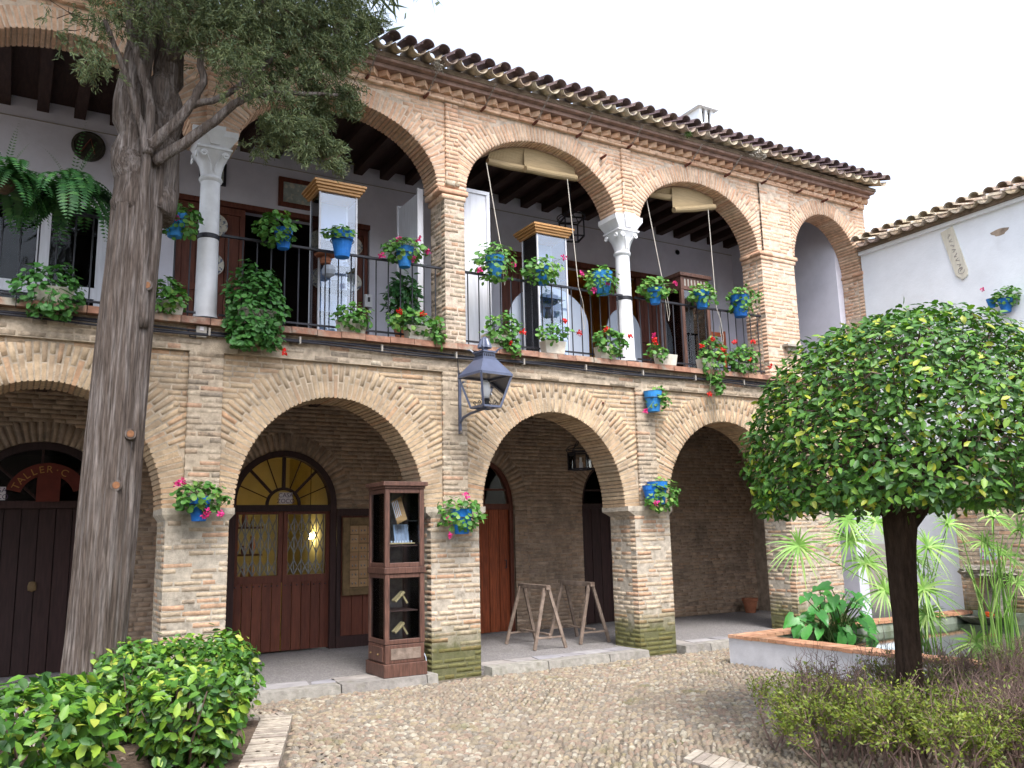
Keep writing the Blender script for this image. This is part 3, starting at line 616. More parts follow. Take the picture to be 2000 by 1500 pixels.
# ------------------------------------------------------------------ arcade floor and kerb
AF = part('arcade_pavement', 'arcade_floor', None, lambda b: b.box(XL, 12.5, .031, BACK+.05, -.05, .10)); tag(AF, kind='structure')
KV = []; x = XL
while x < 8.95 or x < 10.3:
    l = random.uniform(.7, 1.15)
    if True: KV.append([(x+.004,-.19,-.03),(x+l-.004,-.19,-.03),(x+l-.004,.03,-.03),(x+.004,.03,-.03),(x+.01,-.17,.106),(x+l-.01,-.17,.106),(x+l-.01,.03,.106),(x+.01,.03,.106)])
    x += l
# kerb runs only between the piers (they stand on the court)
KV2 = []
for v in KV:
    v = np.array(v); lo, hi = v[:,0].min(), v[:,0].max(); cuts = [(lo, hi)]
    for a, c in PIERS: cuts = [s for p, q in cuts for s in ((p, min(q, a-.005)), (max(p, c+.005), q)) if s[1]-s[0] > .06]
    for p, q in cuts: w_ = v.copy(); w_[:,0] = p+(v[:,0]-lo)/(hi-lo)*(q-p); KV2.append(w_)
pieces('kerb_stone', np.array(KV2), BOXF, 'kerb_stone', AF, 60)
SV = []                                       # irregular slate slabs set along the edge
for (a, c) in [(2.0,4.3), (4.94,7.32), (7.93,10.33), (-.9,1.38)]:
    x = a+.02
    while x < c-.15:
        l = min(random.uniform(.28, .55), c-.02-x); s0, s1 = random.uniform(-.10,.10), random.uniform(-.10,.10); y0, y1 = .035, random.uniform(.24,.40)
        q = [(x+.012, y0), (x+l-.012, y0), (x+l-.012+s0*.6, y1), (x+.012+s1*.6, y1+random.uniform(-.06,.06))]
        if l > .15: SV.append([(p[0], p[1], .08) for p in q]+[(p[0], p[1], .107) for p in q])
        x += l
pieces('slab', np.array(SV), BOXF, 'slate', AF, 60)

# ------------------------------------------------------------------ cobbled court
CB = MB(); kk = 8
base = [(0,0,1.)]+[(math.cos(2*PI*i/kk)*.62, math.sin(2*PI*i/kk)*.62, .74) for i in range(kk)]+[(math.cos(2*PI*i/kk), math.sin(2*PI*i/kk), -.1) for i in range(kk)]
base = np.array(base); CF = [(0, 1+i, 1+(i+1) % kk) for i in range(kk)]+[(1+i, 9+i, 9+(i+1) % kk, 1+(i+1) % kk) for i in range(kk)]
pts = []
y = -8.2; r_ = 0
while y < .9:
    sx, sy = .066, .040
    x = .6+(r_ % 2)*sx/2
    while x < 11.6: pts.append((x, y)); x += sx
    y += sy; r_ += 1
pts = np.array(pts)+rng.normal(0, .0085, (len(pts), 2))
c_, s_ = (pts[:,0]), (pts[:,1])
keep = (s_ < -.2+.0*c_) | ((c_ > 11.45))
keep &= ~((s_ < -1.0) & (c_ < 2.36+(s_+1.18)*.31))      # planting bed on the left
keep &= ~((c_ > 7.78) & (s_ < -1.2))                                        # pool
keep &= ~((c_ > 4.24) & (s_ < -4.2) & (c_ < 4.50))                           # bed of the clipped tree
vis = ((np.c_[c_, s_, 0*c_]-CAM) @ _f); uu = ((np.c_[c_, s_, 0*c_]-CAM) @ _r)/np.maximum(vis,.1)*F_PX; vv = -((np.c_[c_, s_, 0*c_]-CAM) @ _u)/np.maximum(vis,.1)*F_PX
keep &= (vis > .5) & (abs(uu) < 1250) & (vv < 1000)
pts = pts[keep]; n = len(pts)
ang = .5*np.sin(pts[:,0]*1.7+.6)+.5*np.cos(pts[:,1]*1.9+pts[:,0]*.5)+rng.normal(0, .35, n)
big = rng.uniform(.82,1.25,n); rad = np.c_[big*rng.uniform(.030,.046, n), big*rng.uniform(.016,.026, n), rng.uniform(.016,.034, n)]
Vb = base[None]*rad[:,None,:]*(1+rng.normal(0,.06,(n,17,1)))
V = np.empty_like(Vb); ca, sa = np.cos(ang)[:,None], np.sin(ang)[:,None]
V[...,0] = Vb[...,0]*ca-Vb[...,1]*sa+pts[:,0:1]; V[...,1] = Vb[...,0]*sa+Vb[...,1]*ca+pts[:,1:2]; V[...,2] = Vb[...,2]+.001+rng.uniform(-.004,.004,(n,1))
court = part('cobbled_court', 'cobble_bed', None, lambda b: grid_sheet(b, -2.4, 12.57, -9, -.19, .004)); tag(court, kind='structure')
pieces('cobble', V, CF, 'cobble', court, 300, smooth=True, stuff='cobbles')
# ------------------------------------------------------------------ doors and windows (parts of the building)
def planks(door, x0, x1, y, z0, z1, m, n, d=.035):
    w_ = (x1-x0)/n
    for i in range(n): part('plank', m, door, lambda b: b.box(x0+i*w_+.004, x0+(i+1)*w_-.004, y+random.uniform(0,.006), y+d, z0, z1), bevel=.004)
def arch_frame(b, c, a, zs, bb, y0, y1, t, z0, n=28):
    k = len(b.v)
    for i in range(n+1):
        th = PI*i/n; ca, sa = math.cos(th), math.sin(th)
        for A, H in ((a, bb), (a-t, bb-t)):
            for y in (y0, y1): b.v.append((c-A*ca, y, zs+H*sa))
    for i in range(n):
        p = k+4*i; b.f += [(p, p+4, p+6, p+2), (p+1, p+3, p+7, p+5), (p+2, p+6, p+7, p+3), (p, p+1, p+5, p+4)]
    if zs > z0: b.box(c-a, c-a+t, y0, y1, z0, zs); b.box(c+a-t, c+a, y0, y1, z0, zs)
def fan_glass(b, c, a, zs, bb, y, n=24): b.add([(c-a, y, zs)]+[(c-a*math.cos(PI*i/n), y, zs+bb*math.sin(PI*i/n)) for i in range(1, n)]+[(c+a, y, zs)], [tuple(range(n+1))])
YD = BACK+.08
# workshop door on the far left, mostly behind the tree
d1 = part('door', 'door_black', B, lambda b: (arch_frame(b, .35, .83, 2.13, .77, YD-.06, YD+.06, .09, .1), b.box(-.40, 1.10, YD-.05, YD+.05, 2.08, 2.17)))
planks(d1, -.40, 1.10, YD, .1, 2.08, 'door_black', 8)
part('fan_bars', 'door_black', d1, lambda b: [b.bar((.35, YD, 2.17), (.35-.7*math.cos(t), YD, 2.15+.66*math.sin(t)), .03) for t in (.78, PI/2, 2.36)])
part('pane', 'glass', d1, lambda b: fan_glass(b, .35, .75, 2.17, .68, YD+.02))
part('escutcheon', 'gilt', d1, lambda b: b.lathe((.33, YD-.02, 1.14), [(.0,-.07),(.045,-.05),(.05,0),(.035,.05),(0,.06)], 10, sy=.3))
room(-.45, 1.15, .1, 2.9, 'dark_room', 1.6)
# shop door: double leaf, folding lattice behind the glass, big fanlight
YD = BACK+.06
d2 = part('door', 'door_black', B, lambda b: (arch_frame(b, 3.38, .755, 2.12, .755, YD-.09, YD+.06, .085, .1), b.box(2.70, 4.06, YD-.08, YD+.05, 2.02, 2.11)))
part('fan_bars', 'door_black', d2, lambda b: [b.bar((3.38-.22*math.cos(t), YD, 2.11+.22*math.sin(t)), (3.38-.67*math.cos(t), YD, 2.12+.67*math.sin(t)), w_) for t, w_ in ((.4,.014),(.79,.036),(1.2,.014),(PI/2,.045),(1.95,.014),(2.35,.036),(2.75,.014))])
part('fan_arch', 'door_black', d2, lambda b: arch_frame(b, 3.38, .25, 2.11, .25, YD-.02, YD+.02, .04, 2.11, 16))
part('pane', 'glass', d2, lambda b: fan_glass(b, 3.38, .67, 2.11, .67, YD+.03))
for (xa, xb) in ((2.70, 3.375), (3.385, 4.06)):
    lf = part('leaf', 'door_wood', d2, lambda b: (b.box(xa, xb, YD-.03, YD+.02, 1.98, 2.02), b.box(xa, xb, YD-.03, YD+.02, 1.04, 1.14), b.box(xa, xa+.06, YD-.03, YD+.02, 1.14, 1.98), b.box(xb-.06, xb, YD-.03, YD+.02, 1.14, 1.98)))
    lf.name = 'door_leaf'
    planks(d2, xa, xb, YD-.025, .12, 1.04, 'door_wood', 5)
    part('pane', 'glass', d2, lambda b: b.box(xa+.06, xb-.06, YD-.008, YD-.002, 1.14, 1.98))
    def lat(b):
        w_ = xb-xa-.14; n = 5
        for i in range(n+1): x = xa+.07+w_*i/n; b.box(x-.008, x+.008, YD+.055, YD+.065, 1.14, 1.98)
        for i in range(n):
            for zc, h in ((1.24,.10), (1.56,.13), (1.80,.13)):
                x0_, x1_ = xa+.07+w_*i/n, xa+.07+w_*(i+1)/n
                b.bar((x0_, YD+.05, zc-h), (x1_, YD+.05, zc+h), .014, .006, (0,1,0)); b.bar((x0_, YD+.047, zc+h), (x1_, YD+.047, zc-h), .014, .006, (0,1,0))
    part('lattice_gate', 'grey_box', d2, lat)
    for i in range(8): part('stud', 'iron', d2, lambda b: b.lathe((xa+.04+i*.082, YD-.03, (1.0 if True else .2)), [(.0,-.012),(.012,-.004),(.012,.004),(0,.012)], 6))
R2 = room(2.55, 4.2, .1, 3.0, 'shop_wall', 2.4)
part('inner_arch', 'ochre_wall', B, lambda b: b.box(2.6, 2.95, BACK+1.0, BACK+1.05, .12, 2.7))
for i in range(4):
    sh = part('shelf', 'cabinet_wood', B, lambda b: b.box(2.7, 3.5, BACK+1.6, BACK+1.9, .55+i*.42, .58+i*.42))
    for k in range(6):
        hh = random.uniform(.12, .3); x = 2.74+k*.125
        part('goods', 'shelf_goods', sh, lambda b: b.lathe((x, BACK+1.72, .581+i*.42), [(.04,0),(.05,hh*.4),(.03,hh*.8),(.035,hh)], 10))
lampm = bpy.data.materials.new('bulb'); lampm.use_nodes = True; MAT['bulb'] = lampm
pb = lampm.node_tree.nodes['Principled BSDF']; pb.inputs['Emission Color'].default_value = (1, .72, .32, 1); pb.inputs['Emission Strength'].default_value = 40
LX, LZ = 4.13, 1.62
lp = empty('shop_lamp', (LX, BACK+1.2, LZ), 'lit warm lamp inside the shop, seen through the glazed door', 'lamp')
part('bulb', 'bulb', lp, lambda b: b.lathe((LX, BACK+1.2, LZ), [(.0,0),(.025,.02),(.034,.045),(.025,.07),(.012,.1)], 12)); part('flex', 'iron', lp, lambda b: b.tube([(LX,BACK+1.2,LZ+.09),(LX,BACK+1.2,2.99)], .006, 5))
# paper notice in the fanlight and one on the workshop fanlight
def notice(name, c, wd, hg, lines, label, size):
    e = empty(name, c, label, 'notice'); part('sheet', 'paper', e, lambda b: b.box(c[0]-wd/2, c[0]+wd/2, c[1]-.003, c[1], c[2], c[2]+hg))
    for i, s in enumerate(lines):
        o = link('lettering', text_mesh(s, size), 'ink', None); o.rotation_euler = (PI/2, 0, 0); o.location = (c[0], c[1]-.006, c[2]+hg-(i+.85)*hg/len(lines)); o.parent = e; o.matrix_parent_inverse = world_of(e).inverted()
notice('paper_notice', (3.40, BACK+.01, 2.125), .19, .16, ['CASA', 'ZOCO'], 'small lilac paper notice in the fanlight above the shop door', .085)
notice('paper_notice', (-.12, BACK+.03, 2.18), .19, .16, ['CASA', 'ZOCO'], 'pale paper notice in the fanlight of the far left workshop door', .085)
# arched red sign TALLER on the workshop fanlight
sg = empty('arched_sign', (.40, BACK+.01, 2.25), 'dark red arched sign with gold TALLER lettering behind the tree trunk', 'sign')
def sgn(b):
    for i in range(20):
        t0, t1 = .25+2.6*i/20, .25+2.6*(i+1)/20
        q = [(.42-r*math.cos(t), 2.20+r*.95*math.sin(t)) for r, t in ((.46,t0),(.46,t1),(.30,t1),(.30,t0))]
        b.add([(x, BACK-.02, z) for x, z in q]+[(x, BACK+.0, z) for x, z in q], BOXF)
    b.box(.30, .56, BACK-.018, BACK+.0, 2.16, 2.52)
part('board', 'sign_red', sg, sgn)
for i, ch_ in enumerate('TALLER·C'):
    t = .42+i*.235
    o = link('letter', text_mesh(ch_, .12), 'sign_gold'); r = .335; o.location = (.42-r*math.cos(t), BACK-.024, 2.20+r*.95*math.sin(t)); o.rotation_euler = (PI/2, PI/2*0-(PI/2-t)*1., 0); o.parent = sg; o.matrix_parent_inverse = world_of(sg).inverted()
# panelling with the jewellery board beside the shop door
pn = part('panelling', 'door_black', B, lambda b: (b.box(4.14, 5.1, BACK-.05, BACK-.002, .1, .26), b.box(4.14, 5.1, BACK-.05, BACK-.002, 1.95, 2.05), b.box(4.14, 4.20, BACK-.05, BACK-.002, .26, 1.95), b.box(5.04, 5.1, BACK-.05, BACK-.002, .26, 1.95)))
planks(pn, 4.205, 5.035, BACK-.04, .262, 1.948, 'door_wood', 5)
jb = empty('jewellery_board', (4.6, BACK-.1, .8), 'framed board of small jewellery cards between the shop door and the cabinet', 'board')
part('frame', 'gilt', jb, lambda b: (b.box(4.22, 4.32, BACK-.10, BACK-.05, .82, 1.92), b.box(4.88, 4.98, BACK-.10, BACK-.05, .82, 1.92), b.box(4.32, 4.88, BACK-.10, BACK-.05, 1.82, 1.92), b.box(4.32, 4.88, BACK-.10, BACK-.05, .82, .92)), bevel=.006)
part('backing', 'gilt', jb, lambda b: b.box(4.32, 4.88, BACK-.07, BACK-.052, .92, 1.82))
for i in range(4):
    for k in range(7):
        cd = part('card', 'cork', jb, lambda b: b.box(4.33+i*.135, 4.455+i*.135, BACK-.078, BACK-.071, .935+k*.125, 1.045+k*.125+random.uniform(-.01,.01)))
        part('earring', 'chain', jb, lambda b: [b.lathe((4.365+i*.135+q*.05, BACK-.083, .965+k*.125), [(0,0),(.01,.01),(.012,.025),(0,.04)], 6) for q in (0, 1)])
# small gilt frame on the pier side beside the shop door
gf = empty('small_frame', (2.02, .4, 1.0), 'narrow gilt frame hung on the pier beside the shop door', 'frame')
part('frame', 'gilt', gf, lambda b: b.box(2.003, 2.03, .14, .5, 1.05, 1.9), bevel=.006); part('card', 'cork', gf, lambda b: b.box(2.031, 2.035, .18, .46, 1.09, 1.86))
# plank doors under the third arch
YD = BACK+.09
for (c, m, m2) in ((6.62, 'door_red', 'door_wood'), (9.02, 'door_black', 'door_black')):
    d3 = part('door', m2, B, lambda b: (arch_frame(b, c, .528, 2.08, .735, YD-.04, YD+.05, .06, .1), b.box(c-.47, c+.47, YD-.03, YD+.04, 2.03, 2.12)))
    planks(d3, c-.468, c+.468, YD, .11, 2.03, m, 5)
    part('pane', 'glass', d3, lambda b: fan_glass(b, c, .47, 2.12, .64, YD+.02))
    part('window_frame', m2, d3, lambda b: (b.bar((c, YD, 2.12), (c, YD, 2.74), .035), b.bar((c-.42, YD, 2.35), (c+.42, YD, 2.35), .03)))
    part('latch', 'iron', d3, lambda b: b.tube([(c+.38, YD-.01, 1.1), (c+.38, YD-.05, 1.1), (c+.38, YD-.05, 1.22), (c+.38, YD-.01, 1.22)], .009, 6))
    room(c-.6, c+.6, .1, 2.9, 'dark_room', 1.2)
# gallery doors
YD = BACK+.06
def leaf_door(x0, x1, z1, m='door_wood', y=YD, plates=()):
    dd = part('door', m, B, lambda b: (b.box(x0, x1, y-.03, y+.03, 3.95, 4.08), b.box(x0, x1, y-.03, y+.03, z1-.1, z1), b.box(x0, x0+.07, y-.03, y+.03, 4.08, z1-.1), b.box(x1-.07, x1, y-.03, y+.03, 4.08, z1-.1), b.box(x0+.07, x1-.07, y-.03, y+.03, 5.1, 5.2)))
    planks(dd, x0+.07, x1-.07, y-.01, 4.08, 5.1, m, 4, .03); planks(dd, x0+.07, x1-.07, y-.01, 5.2, z1-.1, m, 4, .03); return dd
leaf_door(1.79, 2.72, 6.38); leaf_door(4.12, 4.61, 6.38); leaf_door(7.02, 7.72, 6.34); leaf_door(9.95, 10.48, 6.34); leaf_door(9.2, 9.6, 6.34, y=BACK-.05)
part('lintel', 'door_wood', B, lambda b: b.box(1.77, 4.63, BACK-.02, BACK+.1, 6.385, 6.46)); part('lintel', 'door_wood', B, lambda b: b.box(7.0, 10.5, BACK-.02, BACK+.1, 6.345, 6.44))
part('door_curb', 'door_wood', B, lambda b: b.box(2.74, 4.1, BACK+.02, BACK+.06, 3.95, 4.35))
wd = part('door', 'white_paint', B, lambda b: (b.box(-.53, .93, BACK, BACK+.06, 6.06, 6.18), b.box(-.53, -.4, BACK, BACK+.06, 3.95, 6.06), b.box(.1, .25, BACK, BACK+.06, 3.95, 6.06), b.box(.8, .93, BACK, BACK+.06, 3.95, 6.06), b.box(-.4, .1, BACK, BACK+.06, 4.8, 4.95), b.box(.25, .8, BACK, BACK+.06, 4.8, 4.95)))
part('pane', 'glass', wd, lambda b: b.box(-.4, .8, BACK+.03, BACK+.035, 3.95, 6.06))
def plate(x, z, r, label, y=BACK):
    e = empty('wall_plate', (x, y, z), label, 'plate', 'plates hung on the gallery doors')
    o = MB().lathe((0,0,0), [(r*.45,0),(r*.55,.006),(r*.98,.028),(r,.034),(r*.97,.034),(r*.5,.012),(.001,.01)], 24).build('dish', 'plate_glaze', None, True)
    o.rotation_euler = (PI/2, 0, 0); o.location = (x, y, z); o.parent = e; o.matrix_parent_inverse = world_of(e).inverted()
plate(2.30, 6.08, .17, 'fluted pale plate on the brown door right of the left column, upper', YD-.04); plate(2.27, 5.49, .17, 'pale blue-patterned plate on the brown door right of the left column, lower', YD-.04)
plate(4.36, 6.08, .15, 'dark round plate on the narrow door behind the tall showcase, upper', YD-.04); plate(4.36, 5.50, .14, 'dark patterned plate on the narrow door behind the tall showcase, lower', YD-.04)
# relief roundel, framed picture, small vent
rd = empty('wall_roundel', (.62, BACK, 6.92), 'dark round relief plaque high on the gallery wall left of the trunk', 'plaque')
o = MB().lathe((0,0,0), [(.21,0),(.21,.03),(.18,.04),(.17,.02),(.001,.02)], 28).build('disc', 'bronze_dark', None); o.rotation_euler = (PI/2,0,0); o.location = (.62, BACK-.001, 6.90); o.parent = rd; o.matrix_parent_inverse = world_of(rd).inverted()
part('relief', 'rust', rd, lambda b: (b.tube([(.52,BACK-.03,6.78),(.64,BACK-.04,7.0),(.70,BACK-.03,6.80)], [.012,.018,.012], 6)))
pc = empty('framed_picture', (3.5, BACK, 6.5), 'wide framed picture in brown frame behind the tall honey-topped showcase', 'picture')
part('frame', 'door_wood', pc, lambda b: (b.box(3.18, 4.12, BACK-.04, BACK-.001, 6.53, 6.60), b.box(3.18, 4.12, BACK-.04, BACK-.001, 6.92, 6.99), b.box(3.18, 3.25, BACK-.04, BACK-.001, 6.60, 6.92), b.box(4.05, 4.12, BACK-.04, BACK-.001, 6.60, 6.92)), bevel=.006)
part('canvas', 'picture', pc, lambda b: b.box(3.25, 4.05, BACK-.02, BACK-.002, 6.60, 6.92))
pc2 = empty('framed_picture', (2.35, BACK, 6.7), 'small dark framed picture partly hidden behind the left marble column', 'picture')
part('frame', 'iron', pc2, lambda b: b.box(2.05, 2.42, BACK-.03, BACK-.001, 6.68, 7.02)); part('canvas', 'picture', pc2, lambda b: b.box(2.09, 2.38, BACK-.034, BACK-.031, 6.72, 6.98))
vt = empty('wall_vent', (11, BACK, 6.8), 'small round dark vent on the gallery wall right of the right column', 'vent'); vp = at(1323, 493, BACK-.01)
o = MB().lathe((0,0,0), [(.05,0),(.05,.012),(.035,.014),(.03,.0)], 16).build('ring', 'iron', None); o.rotation_euler = (PI/2,0,0); o.location = vp; o.parent = vt; o.matrix_parent_inverse = world_of(vt).inverted()
hb = empty('meter_box', (4.62, BACK, 5.1), 'small pale switch box on the gallery wall beside the brown door', 'box'); p = at(719, 588, BACK-.02)
part('case', 'frosted', hb, lambda b: b.box(p[0]-.06, p[0]+.06, BACK-.05, BACK-.001, p[2]-.1, p[2]+.1), bevel=.008); part('lever', 'iron', hb, lambda b: b.box(p[0]-.015, p[0]+.015, BACK-.065, BACK-.051, p[2]-.02, p[2]+.05))

# ------------------------------------------------------------------ railings, one per bay
RY = .11
def railing(x0, x1, label):
    r = empty('railing', ((x0+x1)/2, RY, 3.95), label, 'railing', 'iron railings along the gallery')
    part('top_rail', 'iron', r, lambda b: b.box(x0, x1, RY-.02, RY+.02, 4.93, 4.955)); part('bottom_rail', 'iron', r, lambda b: b.box(x0, x1, RY-.012, RY+.012, 4.03, 4.05))
    n = round((x1-x0)/.158)
    for i in range(n): x = x0+(i+.5)*(x1-x0)/n; part('baluster', 'iron', r, lambda b: b.tube([(x, RY, 3.94), (x, RY, 4.93)], .0085, 6))
railing(-1.09, 1.6, 'black iron railing behind the cypress trunk on the left'); railing(1.84, 4.515, 'black iron railing between the left marble column and the tall brick pier')
railing(4.81, 7.37, 'black iron railing between the tall brick pier and the right marble column'); railing(7.60, 10.12, 'black iron railing right of the right marble column')
# ------------------------------------------------------------------ cables along the ledge, junction box
cbn = empty('cable_bundle', (4, -.05, 3.83), 'bundle of black cables running under the gallery ledge', 'cable')
for k in range(3):
    pts = [(x, -.03-.012*k+.006*math.sin(x*3+k), 3.825-.022*k+.012*math.sin(x*2.1+k*1.3)-.012*abs(math.sin(x*1.05))) for x in np.arange(-2.2, 10.4, .16)]
    part('cable', 'cable', cbn, lambda b: b.tube(pts, .011, 6))
for k in range(12): part('clip', 'grey_box', cbn, lambda b: b.box(-1.2+k*.97, -1.18+k*.97, -.07, .0, 3.765, 3.845))
jx = empty('junction_box', (1.62, 0, 3.7), 'small grey junction box with bent cable under the ledge near the trunk', 'box'); p = at(393, 648, -.03)
part('case', 'grey_box', jx, lambda b: b.box(p[0]-.055, p[0]+.055, -.05, .0, p[2]-.06, p[2]+.06), bevel=.006); part('cover', 'paper', jx, lambda b: b.box(p[0]-.02, p[0]+.02, -.056, -.051, p[2]+.01, p[2]+.05))
part('cable', 'cable', jx, lambda b: b.tube([(p[0]-.13,-.03,3.80),(p[0]-.13,-.03,p[2]-.0),(p[0]-.11,-.03,p[2]-.06),(p[0]-.05,-.03,p[2]-.065)], .009, 6))
dc = empty('drop_cable', (4.69, -.01, 3.7), 'thin dark cable dropping from the ledge to the lantern bracket', 'cable'); part('wire', 'cable', dc, lambda b: b.tube([(4.67,-.02,3.82),(4.672,-.015,3.7),(4.68,-.015,3.6)], .006, 5))
# ------------------------------------------------------------------ street lantern on its bracket
L0 = np.array((4.77, -.53, 0.))               # lantern axis
sl = empty('street_lantern', (4.69, 0, 3.1), 'large blue-grey iron street lantern on a wall bracket between the arches', 'lantern')
part('bracket', 'lamp_iron', sl, lambda b: (b.box(4.675, 4.705, -.035, -.003, 2.84, 3.62), b.tube([(4.69,-.03,2.98),(4.695,-.10,3.03),(4.71,-.25,3.06),(4.745,-.42,3.08),tuple(L0+(0,0,3.09))], .017, 8),
    b.tube([(4.69,-.03,3.45),(4.71,-.10,3.47)], .012, 6)))
for z in (2.86, 3.60): part('bolt', 'chain', sl, lambda b: b.lathe((4.69, -.045, z), [(0,-.02),(.018,-.012),(.02,0),(.018,.012),(0,.02)], 8))
def ringsq(h, z, rot=0.): return [tuple(L0+(math.cos(rot+PI/4+k*PI/2)*h*1.414, math.sin(rot+PI/4+k*PI/2)*h*1.414, z)) for k in range(4)]
ROT = math.radians(8)
zb, zt, hb_, ht = 3.10, 3.47, .125, .225
lo, hi = ringsq(hb_, zb, ROT), ringsq(ht, zt, ROT)
def lf_(b):
    for k in range(4): b.bar(lo[k], hi[k], .024); b.bar(lo[k], lo[(k+1)%4], .024); b.bar(hi[k], hi[(k+1)%4], .03)
    b.bar(tuple((np.array(lo[0])+lo[1])/2), tuple((np.array(lo[2])+lo[3])/2), .02); b.bar(tuple((np.array(lo[1])+lo[2])/2), tuple((np.array(lo[3])+lo[0])/2), .02)
part('frame', 'lamp_iron', sl, lf_)
for k in range(4): part('pane', 'lantern_glass', sl, lambda b: b.add([lo[k], lo[(k+1)%4], hi[(k+1)%4], hi[k]], [(0,1,2,3)]))
r1 = ringsq(.105, 3.66, ROT); r2 = ringsq(ht+.008, zt+.012, ROT)
part('roof', 'lamp_iron', sl, lambda b: b.add(r2+r1, [(3,2,1,0),(4,5,6,7)]+[(k,(k+1)%4,(k+1)%4+4,k+4) for k in range(4)]))
cbx = MB()
for h, z0, z1 in ((.10,3.662,3.68), (.088,3.68,3.745), (.103,3.745,3.765)): q = ringsq(h, z0, ROT)+ringsq(h, z1, ROT); cbx.add(q, BOXF)
cbx.build('crown_box', 'lamp_iron', sl)
for k in range(4):
    a, c = np.array(ringsq(.0895, 3.712, ROT)[k]), np.array(ringsq(.0895, 3.712, ROT)[(k+1)%4])
    for i in range(6): p = a+(c-a)*(i+.8)/6.6; part('vent_hole', 'iron', sl, lambda b: b.lathe(p-(0,0,.015), [(.004,0),(.008,.008),(.008,.022),(.004,.03)], 6))
    m_ = np.array(ringsq(.10, 3.765, ROT)[k]); part('leaf_finial', 'lamp_iron', sl, lambda b: b.tube([m_, m_+(m_-L0-(0,0,3.765))*.25+(0,0,.03), m_+(m_-L0-(0,0,3.765))*.55+(0,0,.035)], [.014,.01,.003], 6))
def cone(b):
    n = 24; k = len(b.v)
    for r, z, fl in ((.035,3.765,0),(.035,3.80,0),(.085,3.81,.1),(.078,3.84,.12),(.045,3.92,.12),(.02,3.945,0)):
        for j in range(n): rr = r*(1+fl*(1 if j % 2 else -1)*.6); a = 2*PI*j/n; b.v.append(tuple(L0+(rr*math.cos(a), rr*math.sin(a), z)))
    for i in range(5):
        for j in range(n): p = k+i*n+j; q = k+i*n+(j+1)%n; b.f.append((p, q, q+n, p+n))
    b.f.append(tuple(range(k+5*n, k+6*n)))
part('fluted_cap', 'lamp_iron', sl, cone)
part('lamp_glass', 'frosted', sl, lambda b: b.lathe(L0+(0,0,3.20), [(.03,0),(.05,.03),(.062,.1),(.05,.19),(.03,.22)], 16), smooth=True); part('lamp_holder', 'iron', sl, lambda b: b.lathe(L0+(0,0,3.11), [(.05,0),(.055,.02),(.04,.05),(.055,.09)], 12))
for k in range(4):
    m_ = (np.array(lo[k])+lo[(k+1)%4])/2; d_ = unit(np.array(lo[(k+1)%4])-lo[k])
    for s_ in (-1, 1): part('scroll', 'iron', sl, lambda b: b.tube([m_+s_*d_*(.045+.03*math.cos(t)*(1-t/12))+(0,0,.04+.03*math.sin(t)*(1-t/12)) for t in np.linspace(0, 7, 14)], .004, 5))
# ------------------------------------------------------------------ hanging lanterns
def hang_lantern(c, h, r, ztop, label, sq, glass_):
    e = empty('hanging_lantern', c, label, 'lantern', 'lanterns hung in the arcades'); x, y, z = c; n = 4 if sq else 6
    P_ = lambda k, rr, zz: (x+rr*math.cos(2*PI*k/n+.5), y+rr*math.sin(2*PI*k/n+.5), zz)
    def cage(b):
        for k in range(n):
            b.bar(P_(k, r, z), P_(k, r, z+h), .018); b.bar(P_(k, r, z), P_(k+1, r, z), .022); b.bar(P_(k, r, z+h), P_(k+1, r, z+h), .022)
    part('cage', 'iron', e, cage)
    for k in range(n): part('scroll', 'iron', e, lambda b: b.tube([P_(k, r, z+h), P_(k, r*1.15, z+h+.05), P_(k, r*.9, z+h+.10), P_(k, r*.4, z+h+.12), P_(k, .02, z+h+.22)], .007, 5))
    part('top_ring', 'iron', e, lambda b: b.tube([P_(k*n/16, r*1.05, z+h+.05) for k in range(17)], .008, 5))
    part('chain', 'iron', e, lambda b: b.tube([(x, y, z+h+.2), (x, y, ztop)], .009, 5))
    part('candle', 'frosted' if glass_ else 'iron', e, lambda b: b.lathe((x, y, z), [(.03,0),(.03,.1),(.02,.11),(.02,.18)], 8))
    if glass_:
        for k in range(n): part('pane', 'lantern_glass', e, lambda b: b.add([P_(k, r-.005, z), P_(k+1, r-.005, z), P_(k+1, r-.005, z+h), P_(k, r-.005, z+h)], [(0,1,2,3)]))
hang_lantern((7.45, 1.4, 2.57), .25, .19, 3.55, 'black iron lantern hanging under the third ground-floor arch', False, True)
hang_lantern((7.58, 1.6, 6.31), .30, .22, 7.27, 'black square iron lantern hanging in the gallery beside the second showcase', True, False)
